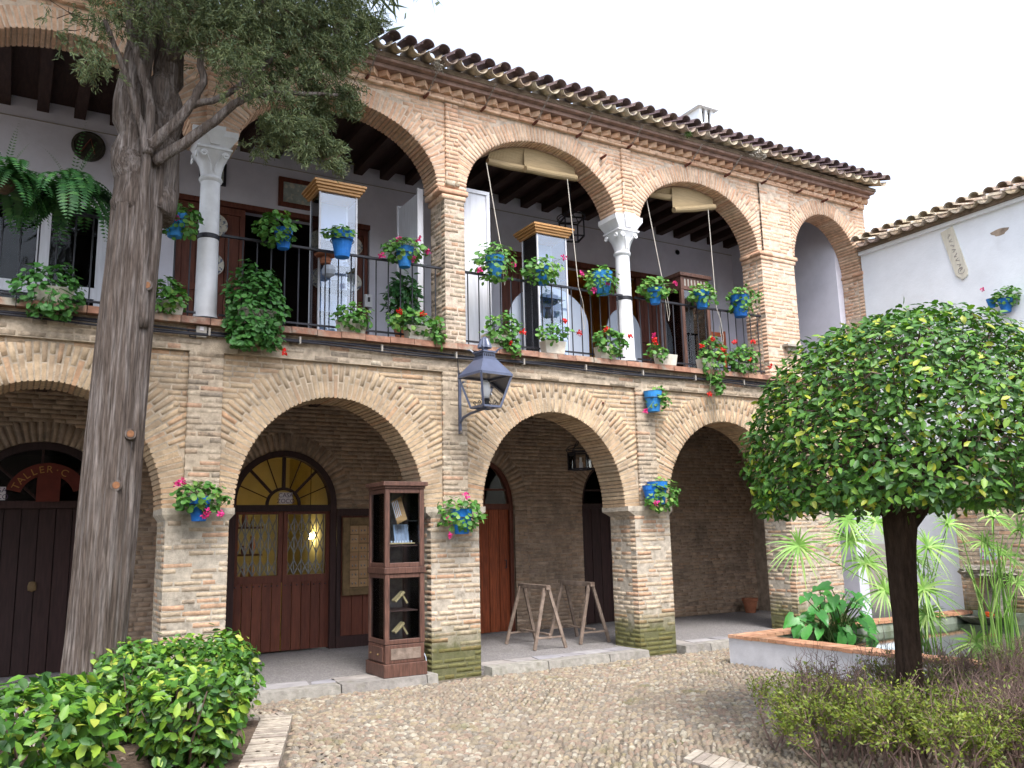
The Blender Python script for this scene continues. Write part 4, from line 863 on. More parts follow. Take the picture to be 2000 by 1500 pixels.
# ------------------------------------------------------------------ showcases and furniture
def showcase(x0, x1, y0, y1, z1, label, shelves=4):
    e = empty('glass_showcase', ((x0+x1)/2, y0, 3.945), label, 'showcase', 'honey-topped showcases in the gallery'); z0 = 3.946
    part('base', 'white_paint', e, lambda b: b.box(x0, x1, y0, y1, z0, z0+.09), bevel=.008)
    for k, (a, c) in enumerate([(0,.0), (.02,.03), (.045,.06), (.06,.085)]):
        part('cornice', 'honey_wood', e, lambda b: b.box(x0-.03-a, x1+.03+a, y0-.03-a, y1+.03+a, z1-.13+k*.033, z1-.13+(k+1)*.033-.001), bevel=.005)
    for xx in (x0, x1-.022):
        for yy in (y0, y1-.022): part('post', 'white_paint' if yy == y0 else 'frosted', e, lambda b: b.box(xx, xx+.022, yy, yy+.022, z0+.09, z1-.131))
    part('back_panel', 'white_board', e, lambda b: b.box(x0+.022, x1-.022, y1-.015, y1-.003, z0+.09, z1-.131))
    part('pane', 'vitrine_glass', e, lambda b: b.box(x0+.022, x1-.022, y0+.006, y0+.011, z0+.09, z1-.131)); part('pane', 'vitrine_glass', e, lambda b: b.box(x0+.006, x0+.011, y0+.022, y1-.022, z0+.09, z1-.131))
    for k in range(shelves):
        zs = z0+.38+k*.3
        sh = part('shelf', 'lantern_glass', e, lambda b: b.box(x0+.03, x1-.03, y0+.03, y1-.02, zs, zs+.008))
        for q in range(random.randint(2, 3)):
            w_ = random.uniform(.04, .1); xx = x0+.1+q*.15; hh = random.uniform(.08, .2)
            part('ware', random.choice(['white_board', 'grey_wood', 'white_board', 'iron']), sh, lambda b: b.lathe((xx, y0+.15, zs+.009), [(w_*.5,0),(w_*.6,hh*.3),(w_*.35,hh*.8),(w_*.5,hh)], 12))
showcase(3.06, 3.55, .50, .88, 5.975, 'tall glass showcase with honey wood cornice behind the left gallery railing')
showcase(6.27, 6.78, .60, 1.02, 5.99, 'tall glass showcase with honey wood cornice in the middle gallery bay')
ws = empty('pottery_hat', at(636, 505, .45), 'brown broad-rimmed clay dish standing before the tall left showcase', 'dish'); p = at(636, 500, .42)
part('rim', 'clay', ws, lambda b: b.lathe(p, [(.12,0),(.135,.012),(.12,.02),(.02,.02)], 20)); part('stem', 'clay', ws, lambda b: b.lathe(p-(0,0,.10), [(.06,0),(.07,.04),(.05,.08),(.03,.1)], 14)); part('bowl', 'white_board', ws, lambda b: b.lathe(p-(-.04,0,.26), [(.03,0),(.075,.03),(.085,.08),(.06,.14)], 14)); part('stand', 'iron', ws, lambda b: b.tube([p-(0,0,.1), p-(0,0,1.02)], .008, 6))
# dark wooden showcase in the right bay
e = empty('dark_showcase', (9.4, .8, 3.945), 'dark wooden glazed cabinet in the right gallery bay', 'cabinet'); x0, x1, y0, y1, z1 = 9.12, 9.72, .8, 1.3, 5.73
part('carcass', 'cabinet_wood', e, lambda b: (b.box(x0-.04, x1+.04, y0-.04, y1+.02, z1-.06, z1), b.box(x0, x1, y0, y1, z1-.28, z1-.061), b.box(x0, x1, y0, y1, 3.946, 4.08), b.box(x0, x0+.06, y0, y0+.06, 4.08, z1-.28), b.box(x1-.06, x1, y0, y0+.06, 4.08, z1-.28), b.box(x0, x0+.05, y1-.05, y1, 4.08, z1-.28), b.box(x1-.05, x1, y1-.05, y1, 4.08, z1-.28)), bevel=.006)
for k in range(7): part('frieze_slot', 'grey_box', e, lambda b: b.box(x0+.07+k*.07, x0+.10+k*.07, y0-.004, y0-.001, z1-.22, z1-.1))
part('back_panel', 'white_board', e, lambda b: b.box(x0+.05, x1-.05, y1-.02, y1-.005, 4.08, z1-.28)); part('pane', 'vitrine_glass', e, lambda b: b.box(x0+.06, x1-.06, y0+.02, y0+.026, 4.08, z1-.28)); part('pane', 'vitrine_glass', e, lambda b: b.box(x0+.02, x0+.026, y0+.06, y1-.05, 4.08, z1-.28))
for k in range(3):
    sh = part('shelf', 'lantern_glass', e, lambda b: b.box(x0+.06, x1-.06, y0+.04, y1-.03, 4.45+k*.36, 4.458+k*.36))
    for q in range(3): part('ware', random.choice(['pale_wood', 'iron', 'grey_wood']), sh, lambda b: b.lathe((x0+.15+q*.15, y0+.2, 4.46+k*.36), [(.03,0),(.045,.06),(.02,.14),(.03,.17)], 10))
# white boards and other furniture of the gallery
wb = empty('white_board', (5.15, .4, 3.945), 'tall scuffed white board leaning beside the brick pier in the gallery', 'board')
part('panel', 'white_paint', wb, lambda b: b.box(4.85, 5.37, .46, .49, 3.95, 6.20)); part('frame', 'white_paint', wb, lambda b: (b.box(4.85, 5.42, .44, .51, 6.20, 6.25), b.box(5.37, 5.42, .44, .51, 3.95, 6.199)))
wb2 = empty('white_shutter', (4.35, .9, 3.945), 'narrow white shutter standing left of the tall brick pier', 'board'); part('panel', 'white_paint', wb2, lambda b: b.box(4.36, 4.40, .45, 1.1, 3.95, 6.05)); part('frame', 'white_paint', wb2, lambda b: (b.box(4.34, 4.42, .43, .449, 3.95, 6.1), b.box(4.34, 4.42, 1.101, 1.12, 3.95, 6.1)))
def arch_board(c, a, y, z0, zs, bb, label):
    e = empty('arched_board', (c, y, 3.945), label, 'board'); n = 20
    q = [(c-a, z0), (c+a, z0)]+[(c+a*math.cos(PI*i/n), zs+bb*math.sin(PI*i/n)) for i in range(n+1)]; m_ = len(q)
    part('panel', 'white_board', e, lambda b: b.add([(x, y, z) for x, z in q]+[(x, y+.03, z) for x, z in q], [tuple(range(m_)), tuple(range(2*m_-1, m_-1, -1))]+[(i, i+m_, (i+1)%m_+m_, (i+1)%m_) for i in range(m_)]))
    part('foot', 'white_board', e, lambda b: (b.box(c-a, c-a+.05, y+.031, y+.25, z0, z0+.05), b.box(c+a-.05, c+a, y+.031, y+.25, z0, z0+.05)))
p = at(1075, 640, 1.2); arch_board(p[0], .70, 1.2, 3.946, 4.75, .55, 'broad white round-topped board behind the second showcase'); p = at(1205, 640, 1.9); arch_board(p[0]+.15, .36, 1.9, 3.946, 4.9, .45, 'white round-topped board before the ochre doorway, behind the right column')
dk = empty('wooden_chair', (10.3, .9, 3.945), 'reddish wooden chair behind the right gallery railing', 'chair'); p = at(1412, 640, .9)
for sx in (-.19, .19):
    for sy in (-.18, .18): part('leg', 'door_red', dk, lambda b: b.box(p[0]+sx-.02, p[0]+sx+.02, .9+sy-.02, .9+sy+.02, 3.946, 4.40 if sy < 0 else 4.92))
part('seat', 'door_red', dk, lambda b: b.box(p[0]-.22, p[0]+.22, .70, 1.11, 4.401, 4.44), bevel=.008)
for z in (4.62, 4.82): part('back_slat', 'door_red', dk, lambda b: b.box(p[0]-.169, p[0]+.169, 1.065, 1.09, z, z+.07))
# reed blinds and ropes
def blind(u0, v0, u1, v1, label, Yb=.2):
    a, c = at(u0, v0, Yb), at(u1, v1, Yb); e = empty('reed_blind', (a+c)/2, label, 'blind', 'rolled reed blinds in the gallery arches')
    n = 14; V = []
    part('sheet', 'blind_reed', e, lambda b: b.add([tuple(a+(c-a)*i/n+(0,.02,.0)) for i in range(n+1)]+[(p[0], .22, max(p[2]+.02, ellz(UPP[2] if p[0] < 7.4 else UPP[3], p[0])-.02)) for p in [a+(c-a)*i/n for i in range(n+1)]], [(i, i+1, n+2+i, n+1+i) for i in range(n)]))
    part('roll', 'blind_reed', e, lambda b: b.tube([a, (a+c)/2+(0,0,-.01), c], [.045,.05,.048], 12))
blind(952, 315, 1036, 332, 'tan reed blind rolled under the third gallery arch, left half', .28); blind(1026, 330, 1125, 348, 'tan reed blind rolled under the third gallery arch, lower right half')
blind(1262, 378, 1328, 388, 'tan reed blind under the fourth gallery arch, left half', .28); blind(1316, 410, 1395, 404, 'tan reed blind roll tilted under the fourth gallery arch, right half')
for i, (u0, v0, u1, v1) in enumerate([(950,318,976,470),(1108,350,1130,560),(1262,385,1294,548),(1383,410,1399,600)]):
    a, c = at(u0, v0, .15), at(u1, v1, .08); e = empty('blind_cord', a, ['thin pale cord hanging before the white board', 'thin pale cord hanging right of the second showcase', 'thin pale cord hanging just right of the right column', 'thin pale cord hanging in the last gallery bay'][i], 'cord', 'blind cords')
    part('cord', 'rope', e, lambda b: b.tube([a, (a+c)/2+(0,0,-.01), c], .006, 5)); 
    part('loose_end', 'rope', e, lambda b: b.tube([c, c+(.03,-.04,-.2), c+(.06,-.05,-.5), c+(.03,-.05,-.62), c+(0,-.04,-.3)], .004, 5))
# ------------------------------------------------------------------ display cabinet on the arcade floor
cb = empty('display_cabinet', (3.93, .2, .10), 'tall dark wooden display cabinet with glass doors standing by the brick pier', 'cabinet')
CX0, CX1, CY0, CY1 = 3.69, 4.17, -.10, .42
def bx(n_, m_, *a, bev=.006, par=cb): return part(n_, m_, par, lambda b: b.box(*a), bevel=bev)
bx('plinth', 'cabinet_wood', CX0-.02, CX1+.02, CY0-.02, CY1+.02, .108, .25); bx('drawer_box', 'cabinet_wood', CX0+.005, CX1-.005, CY0+.005, CY1, .251, .45)
bx('drawer', 'cabinet_wood', CX0-.015, CX0+.004, CY0+.05, CY1-.05, .27, .43); bx('front_panel', 'grey_wood', CX0+.07, CX1-.05, CY0-.001, CY0+.004, .29, .41)
for y in (.06, .28): part('knob', 'gilt', cb, lambda b: b.lathe((CX0-.022, y, .345), [(0,-.012),(.012,-.006),(.012,.006),(0,.012)], 8))
for (z0, z1) in ((.455, 1.22), (1.29, 2.17)):
    for (xa, ya) in ((CX0, CY0), (CX1-.055, CY0), (CX0, CY1-.05), (CX1-.055, CY1-.05)): bx('stile', 'cabinet_wood', xa, xa+.055, ya, ya+.05, z0, z1)
    bx('rail', 'cabinet_wood', CX0+.056, CX1-.056, CY0+.004, CY0+.05, z0, z0+.05); bx('rail', 'cabinet_wood', CX0+.056, CX1-.056, CY0+.004, CY0+.05, z1-.05, z1)
    bx('rail', 'cabinet_wood', CX0+.004, CX0+.05, CY0+.051, CY1-.051, z0, z0+.05); bx('rail', 'cabinet_wood', CX0+.004, CX0+.05, CY0+.051, CY1-.051, z1-.05, z1)
    bx('back', 'grey_wood', CX0+.06, CX1-.06, CY1-.02, CY1-.005, z0, z1); bx('side', 'glass', CX1-.02, CX1-.01, CY0+.051, CY1-.051, z0, z1, bev=0)
    bx('pane', 'glass', CX0+.056, CX1-.056, CY0+.02, CY0+.025, z0+.051, z1-.051, bev=0); bx('pane', 'glass', CX0+.02, CX0+.025, CY0+.051, CY1-.051, z0+.051, z1-.051, bev=0)
bx('waist_moulding', 'cabinet_wood', CX0-.012, CX1+.012, CY0-.012, CY1, 1.221, 1.289); bx('cornice', 'cabinet_wood', CX0-.035, CX1+.035, CY0-.035, CY1+.02, 2.20, 2.25); bx('cornice', 'cabinet_wood', CX0-.012, CX1+.012, CY0-.012, CY1, 2.171, 2.199)
for z in (.80, 1.52, 1.80): bx('shelf', 'glass' if z > 1.7 else 'cabinet_wood', CX0+.06, CX1-.06, CY0+.06, CY1-.06, z, z+.012, bev=0)
bs = bx('bracelet_board', 'pale_wood', CX0+.07, CX1-.08, CY0+.08, CY0+.3, 1.545, 1.56)
for k in range(9): part('ring_piece', 'frosted', cb, lambda b: b.lathe((CX0+.09+k*.035, CY0+.12, 1.562), [(.008,0),(.009,.015),(.004,.022)], 6))
part('earring_card', 'honey_wood', cb, lambda b: b.obox((CX0+.25, CY0+.2, 1.93), (.06,0,.03), (0,.006,.002), (-.03,.02,.13))); part('earring_rows', 'frosted', cb, lambda b: [b.bar((CX0+.21+.02*k, CY0+.185, 1.84+.01*k), (CX0+.16+.02*k, CY0+.195, 2.02+.01*k), .006) for k in range(4)])
part('necklace_panel', 'white_board', cb, lambda b: b.obox((CX0+.31, CY0+.28, 1.66), (.09,0,0), (0,.004,.0), (0,.03,.11))); part('necklaces', 'chain', cb, lambda b: [b.bar((CX0+.24+.015*k, CY0+.25, 1.56), (CX0+.25+.02*k, CY0+.30, 1.76), .005) for k in range(9)])
for (z, t) in ((.90, .06), (.56, .09)):
    part('easel', 'pale_wood', cb, lambda b: b.obox((CX0+.22, CY0+.15, z+.06), (.055,0,.05), (0,.05,0), (-.008,0,.01))); part('easel_leg', 'pale_wood', cb, lambda b: b.bar((CX0+.26, CY0+.15, z+.09), (CX0+.33, CY0+.15, z-.02), .02))
part('cord', 'white_board', cb, lambda b: b.tube([(CX1+.022,.0,.34),(CX1+.04,-.03,.28),(CX1+.045,-.05,.2),(CX1+.03,-.05,.13)], .006, 5))
# ------------------------------------------------------------------ trestles
def trestle(c, rz, label):
    e = empty('trestle', (c[0], c[1], .10), label, 'trestle', 'wooden trestles under the third arch'); cs, sn = math.cos(rz), math.sin(rz)
    P_ = lambda x, y, z: np.array((c[0]+x*cs-y*sn, c[1]+x*sn+y*cs, .104+z))
    part('beam', 'grey_wood', e, lambda b: b.bar(P_(0,-.42,.80), P_(0,.42,.80), .07, .06), bevel=.004)
    for sy in (-1, 1):
        for sx in (-1, 1): part('leg', 'grey_wood', e, lambda b: b.bar(P_(sx*.03, sy*.36, .79), P_(sx*.24, sy*.42, .0), .045, .03, (0,1,0)), bevel=.003)
        part('stretcher', 'grey_wood', e, lambda b: b.bar(P_(-.205, sy*.41, .15), P_(.205, sy*.41, .15), .035, .022), bevel=.003)
    part('long_stretcher', 'grey_wood', e, lambda b: b.bar(P_(0,-.42,.185), P_(0,.42,.185), .035, .025), bevel=.003)
trestle((6.42, 1.18), -.06, 'weathered grey wooden trestle, the left and nearer of the two under the third arch'); trestle((7.23, 1.30), -.04, 'brown wooden trestle, the right one before the dark door')
tp = empty('clay_pot', (12.15, 2.6, .1), 'plain terracotta pot on the arcade floor in the far corner under the fourth arch', 'pot'); part('body', 'clay', tp, lambda b: b.lathe((12.0, 2.62, .101), [(.09,0),(.13,.2),(.15,.21),(.15,.26),(.12,.26),(.11,.2)], 16)); part('soil', 'soil', tp, lambda b: b.lathe((12.0,2.62,.30), [(.115,0),(.11,.01)], 14))
sh = empty('wall_shelf', (10.55, -.1, 4.49), 'small grey stone ledge on the brick pier above the clipped tree', 'shelf'); p = at(1547, 676, -.05); part('board', 'grey_box', sh, lambda b: b.box(p[0]-.17, p[0]+.17, -.12, -.005, p[2]-.02, p[2]+.02), bevel=.004); part('bracket', 'grey_box', sh, lambda b: b.box(p[0]-.1, p[0]+.1, -.06, -.005, p[2]-.08, p[2]-.021))
# plank sign on the white wing
sp = empty('plank_sign', (WX-.03, -1.72, 5.9), 'long pointed cream plank with vertical writing on the white wing wall', 'sign')
a, c = np.array((WX-.03, -1.62, 6.22)), np.array((WX-.03, -1.80, 5.42)); d_ = unit(c-a); s_ = np.cross(d_, (1,0,0))
q = [a+s_*.10, a-s_*.11, c-s_*.11-d_*.06, c-s_*.03+d_*.06, c+s_*.06+d_*.03, c+s_*.09-d_*.06]
part('plank', 'sign_plank', sp, lambda b: b.add([tuple(p) for p in q]+[tuple(p+(.025,0,0)) for p in q], [tuple(range(6)), tuple(range(11,5,-1))]+[(i, i+6, (i+1)%6+6, (i+1)%6) for i in range(6)]))
part('script', 'ink', sp, lambda b: [b.tube([a+d_*(.1+i*.085+.02*t)+s_*(.03*math.sin(t*2.3+i*1.7))+np.array((-.004,0,0)) for t in np.linspace(0, 2.6, 9)], .0025, 4) for i in range(8)])
part('flourish', 'ink', sp, lambda b: b.tube([c-d_*.08+s_*.05*math.cos(t)+d_*.05*math.sin(t)-np.array((.004,0,0)) for t in np.linspace(0, 5.5, 14)], .0025, 4))
# ------------------------------------------------------------------ pool with coping, water and fountain
po = empty('pool_basin', (7.8, -1.2, 0), 'low white pool basin with terracotta coping by the arcade', 'basin'); PX0, PY1, PY0, PH = 7.78, -1.15, -6.4, .31
part('wall', 'pool_white', po, lambda b: (b.box(PX0, PX0+.22, PY0, PY1, -.02, PH), b.box(PX0+.22, 12.46, PY1-.22, PY1, -.02, PH)))
part('lining', 'pool_inside', po, lambda b: (b.box(PX0+.221, PX0+.24, PY0, PY1-.222, .0, PH-.005), b.box(PX0+.24, 12.46, PY1-.24, PY1-.221, .0, PH-.005), b.box(12.44, 12.57, PY0, PY1-.241, 0, .36)))
CVp = []
y = PY1
while y > PY0: l = .13; CVp.append([(PX0-.02,y-l,PH+.002),(PX0+.26,y-l,PH+.002),(PX0+.26,y-.006,PH+.002),(PX0-.02,y-.006,PH+.002),(PX0-.015,y-l+.003,PH+.04),(PX0+.255,y-l+.003,PH+.04),(PX0+.255,y-.008,PH+.04),(PX0-.015,y-.008,PH+.04)]); y -= l
x = PX0+.262
while x < 12.4: l = .14; CVp.append([(x,PY1-.26,PH+.002),(x+l-.006,PY1-.26,PH+.002),(x+l-.006,PY1+.02,PH+.002),(x,PY1+.02,PH+.002),(x+.003,PY1-.255,PH+.04),(x+l-.008,PY1-.255,PH+.04),(x+l-.008,PY1+.015,PH+.04),(x+.003,PY1+.015,PH+.04)]); x += l
V = np.array(CVp); V[...,2] += rng.uniform(-.004,.004,(len(V),1)); pieces('coping_brick', V, BOXF, 'coping', po, 120)
wt = part('pool_water', 'water', None, lambda b: grid_sheet(b, PX0+.24, 12.45, PY0, PY1-.24, .20)); tag(wt, kind='structure')
fo = empty('wall_fountain', (12.3, -1.7, .2), 'mossy stone wall fountain with shell bowl on the brick pier behind the papyrus', 'fountain')
fx = WX-.11
part('shaft', 'stone_fountain', fo, lambda b: b.lathe((fx-.06, -1.80, .3), [(.17,0),(.15,.3),(.13,.45),(.2,.56)], 12, sx=.7))
def lump(b, c, r, sq, sc=.18, n=12):
    k = len(b.v); N_ = 8
    for i in range(N_+1):
        for j in range(n):
            th = PI*i/N_; a = 2*PI*j/n; q = 1+sc*math.sin(3*a+2*i)*math.sin(th)+random.uniform(-sc,sc)*.4*math.sin(th); b.v.append((c[0]+r[0]*q*math.sin(th)*math.cos(a), c[1]+r[1]*q*math.sin(th)*math.sin(a), c[2]+r[2]*q*math.cos(th)))
    for i in range(N_):
        for j in range(n): p_ = k+i*n+j; q_ = k+i*n+(j+1)%n; b.f.append((p_, p_+n, q_+n, q_))
part('upper_bowl', 'stone_fountain', fo, lambda b: lump(b, (fx-.14, -1.80, .93), (.26,.36,.10), 1), smooth=False)
part('spout', 'stone_fountain', fo, lambda b: lump(b, (fx-.2, -1.52, .93), (.12,.12,.10), 1, .3), smooth=False)
part('lower_bowl', 'stone_fountain', fo, lambda b: b.lathe((fx-.18, -1.62, .16), [(.05,0),(.20,.05),(.36,.13),(.38,.15),(.34,.15),(.15,.08),(.001,.07)], 18, sx=.75))
part('fish', 'fish_red', fo, lambda b: lump(b, (fx-.12, -1.74, .33), (.08,.11,.05), 1, .1)); part('trickle', 'glass', fo, lambda b: b.tube([(fx-.28,-1.5,.88),(fx-.3,-1.5,.6),(fx-.31,-1.51,.25)], [.006,.008,.012], 6))
part('painted_tile', 'white_board', fo, lambda b: b.box(fx-.006, fx-.001, -1.85, -1.6, 1.10, 1.26))
part('tile_cross', 'pink', fo, lambda b: (b.bar((fx-.008,-1.83,1.12),(fx-.008,-1.62,1.24),.008), b.bar((fx-.008,-1.83,1.24),(fx-.008,-1.62,1.12),.008)))
# ------------------------------------------------------------------ planting beds and brick edging
bedL = part('planting_bed', 'soil', None, lambda b: b.add([(-2.4,-7,.05),(.6,-7,.05),(1.62,-2.9,.05),(2.1,-1.3,.05),(2.0,-1.06,.05),(-2.4,-1.0,.05)], [(0,1,2,3,4,5)])); tag(bedL, kind='structure')
EV = []
def edging(pts, wd, step=.055):
    pts = [np.array(p) for p in pts]
    for a, c in zip(pts, pts[1:]):
        L_ = np.linalg.norm(c-a); d = (c-a)/L_; nn = np.array((-d[1], d[0])); k = int(L_/step)
        for i in range(k):
            p0 = a+d*L_*(i+.06)/k; p1 = a+d*L_*(i+.94)/k; z = .062+random.uniform(-.006,.008)
            q = [p0, p1, p1+nn*wd, p0+nn*wd]; EV.append([(s[0], s[1], -.01) for s in q]+[(s[0]+random.uniform(-.002,.002), s[1], z) for s in q])
edging([(.62,-7.2),(1.40,-3.9),(1.83,-2.7),(2.36,-1.18)], .27); edging([(2.30,-1.0),(-2.3,-.95)], .15)
E_ = len(EV)
pieces('edging_brick', np.array(EV), BOXF, 'edging_brick', bedL, 120)
bedR = part('planting_bed', 'cobble_bed', None, lambda b: b.add([(4.51,-4.3,.009),(7.7,-4.3,.009),(7.7,-8.5,.009),(4.51,-8.5,.009)], [(3,2,1,0)])); tag(bedR, kind='structure')
EV.clear(); edging([(4.50,-8.5),(4.50,-4.22)], .25, .085); EV = [[(p[0]+(p[0]-4.37)*0, p[1]+(p[0]-4.37)*.55, p[2]*.55) for p in v] for v in EV]; pieces('edging_brick', np.array(EV), BOXF, 'edging_brick', bedR, 100)
# ------------------------------------------------------------------ plants
def pxm(P): return float((np.asarray(P)-CAM) @ _f)/F_PX
def ball(c, r, n, lo=.55):                     # points in a shell of an ellipsoid, with outward directions
    d = unit(rng.normal(0, 1, (n, 3))); k = rng.uniform(lo, 1., (n, 1))**.6
    lump_ = 1+.16*np.sin(d[:, :1]*5+c[0]*9)*np.cos(d[:, 2:]*6+c[2]*7)
    return np.asarray(c)+d*k*np.asarray(r)*lump_, d
def flower(parent, p, m, r=.035):
    P = np.asarray(p)+unit(rng.normal(0, 1, (26, 3)))*r*rng.uniform(.5, 1, (26, 1)); V = leaf_verts(P, P-np.asarray(p), rng.uniform(.6, 1., 26)*r*.9, 'round')
    link('flower', join_mesh('flower', V, LEAF['round'][1]), m, parent, True)
def sprigs(parent, c, P, m='stem_green'):
    b = MB()
    for p in P: mid = (np.asarray(c)*.6+p*.4)+np.array((0,0,.03)); b.tube([c, mid, p], [.006,.004,.003], 4, False)
    tag(b.build('stems', m, parent), kind='stuff')
def geranium(parent, c, r, n, flowers, m='geranium', size=(.045,.075), root=None, shape='round'):
    P, D = ball(c, r, n); foliage('foliage', m, parent, P, D*.6+np.array((0,-.35,.75)), rng.uniform(*size, n), shape, jit=.45)
    sprigs(parent, root if root is not None else c, P[:26])
    for (u, v, col, Y) in flowers:
        q = at(u, v, Y); flower(parent, q, col); sprigs(parent, c, [q])
def blue_pot(b, c, h, rt):
    b.lathe(c, [(rt*.62,0),(rt*.86,h*.62),(rt*.90,h*.64),(rt*.92,h*.66),(rt,h*.96),(rt*1.04,h),(rt*.94,h),(rt*.88,h*.8),(.001,h*.8)], 20)
RAILP = [ # pot px, foliage px, radii px, leaves, flowers, label
 ((341,463),48,(350,428),(44,38),190,[(345,425,'pink')],'blue pot of trailing geranium on the rail right beside the cypress trunk'),
 ((553,486),40,(541,447),(42,36),260,[],'blue pot buried in bushy flowerless geranium right of the left marble column'),
 ((668,503),50,(662,457),(34,15),90,[],'large double-rimmed blue pot hung in front of the tall left showcase'),
 ((790,522),40,(790,490),(46,22),200,[(818,466,'pink'),(836,491,'pink'),(746,499,'pink'),(780,466,'pink'),(808,505,'pink')],'blue pot with many pink geranium flowers left of the tall brick pier'),
 ((967,542),42,(966,512),(46,44),240,[(1003,517,'pink'),(937,527,'pink')],'blue pot with pink flowers hung before the tall white board'),
 ((1062,556),34,(1058,529),(46,28),240,[(1101,503,'pink')],'blue pot under a wide mound of leaves before the second showcase'),
 ((1178,575),44,(1175,548),(40,28),170,[(1137,535,'pink'),(1161,566,'pink'),(1188,552,'pink')],'blue pot with pink flowers just left of the right marble column'),
 ((1280,594),32,(1278,564),(38,24),210,[(1318,552,'pink')],'blue pot just right of the right marble column, one pink flower'),
 ((1372,602),34,(1372,576),(32,22),160,[],'small flowerless blue pot in the middle of the last railing'),
 ((1447,619),42,(1452,586),(38,30),180,[],'blue pot at the right end of the railing beside the corner brick pier')]
for (pu, pv), hp, fc, fr, n, fl, lab in RAILP:
    Y = -.07; c = at(pu, pv, Y); s = pxm(c); e = empty('flower_pot', c, lab, 'flower pot', 'blue pots along the gallery rail')
    part('pot', 'blue_pot', e, lambda b: blue_pot(b, c, hp*s, hp*s*.45), smooth=False); part('soil', 'soil', e, lambda b: b.lathe(c+(0,0,hp*s*.82), [(hp*s*.42,0),(hp*s*.40,.006)], 14))
    part('hanger', 'iron', e, lambda b: (b.tube([c+np.array((hp*s*.46*math.cos(t), hp*s*.46*math.sin(t), hp*s*.66)) for t in np.linspace(0, 2*PI, 17)], .005, 5), b.tube([c+(0,hp*s*.46,hp*s*.66), c+(0,.15,.06+hp*s*.66), c+(0,.19,-.02+hp*s*.66)], .006, 5)))
    fcw = at(*fc, Y-.03); geranium(e, fcw, (fr[0]*s, fr[0]*s*.8, fr[1]*s), n, [(u, v, cc, Y-.12) for u, v, cc in fl], root=c+(0,0,hp*s*.8))
WALLP = [((388,1018),48,(392,972),(54,32),220,[(347,946,'pink'),(357,940,'pink'),(399,1007,'pink'),(404,1000,'pink'),(431,1003,'pink')],'blue pot with bright pink flowers on the pier beside the shop arch',-.14),
 ((902,1043),48,(900,1005),(50,34),210,[(910,968,'pink'),(878,1013,'pink'),(880,1045,'pink')],'blue pot with pale pink flowers on the pier between cabinet and red door',-.14),
 ((1286,985),44,(1294,968),(38,34),230,[(1281,982,'pink')],'two blue pots swallowed by foliage on the pier left of the fourth arch',-.12),
 ((1277,804),40,(1288,778),(27,25),110,[(1262,802,'pink')],'small blue pot high on the pilaster above the third pier',-.10)]
for (pu, pv), hp, fc, fr, n, fl, lab, Y in WALLP:
    c = at(pu, pv, Y); s = pxm(c); e = empty('flower_pot', c, lab, 'flower pot', 'blue pots on the ground-floor piers')
    part('pot', 'blue_pot', e, lambda b: blue_pot(b, c, hp*s, hp*s*.45)); part('soil', 'soil', e, lambda b: b.lathe(c+(0,0,hp*s*.82), [(hp*s*.42,0),(hp*s*.40,.006)], 14))
    part('hanger', 'iron', e, lambda b: (b.tube([c+np.array((hp*s*.46*math.cos(t), hp*s*.46*math.sin(t), hp*s*.66)) for t in np.linspace(0, 2*PI, 17)], .005, 5), b.tube([c+(0,hp*s*.46,hp*s*.66), (c[0],.01,c[2]+hp*s*.75)], .006, 5)))
    if pu == 1286: part('pot', 'blue_pot', e, lambda b: blue_pot(b, c+(-.13,.0,.07), hp*s*.6, hp*s*.35))
    geranium(e, at(*fc, Y-.04), (fr[0]*s, fr[0]*s*.6, fr[1]*s), n, [(u, v, cc, Y-.14) for u, v, cc in fl], root=c+(0,0,hp*s*.8))
c = np.array((WX-.13, -2.44, 4.66)); e = empty('flower_pot', c, 'blue flower pot on the white wing wall above the clipped tree', 'flower pot')
part('pot', 'blue_pot', e, lambda b: blue_pot(b, c, .2, .10)); part('pot', 'blue_pot', e, lambda b: blue_pot(b, c+(0,.2,.12), .13, .07)); part('hanger', 'iron', e, lambda b: b.tube([c+(0,0,.14), (WX-.002,-2.44,4.82)], .008, 5))
geranium(e, c+(0,-.03,.22), (.13,.20,.16), 150, [], root=c+(0,0,.16)); flower(e, c+(-.02,.3,.42), 'pink', .03)
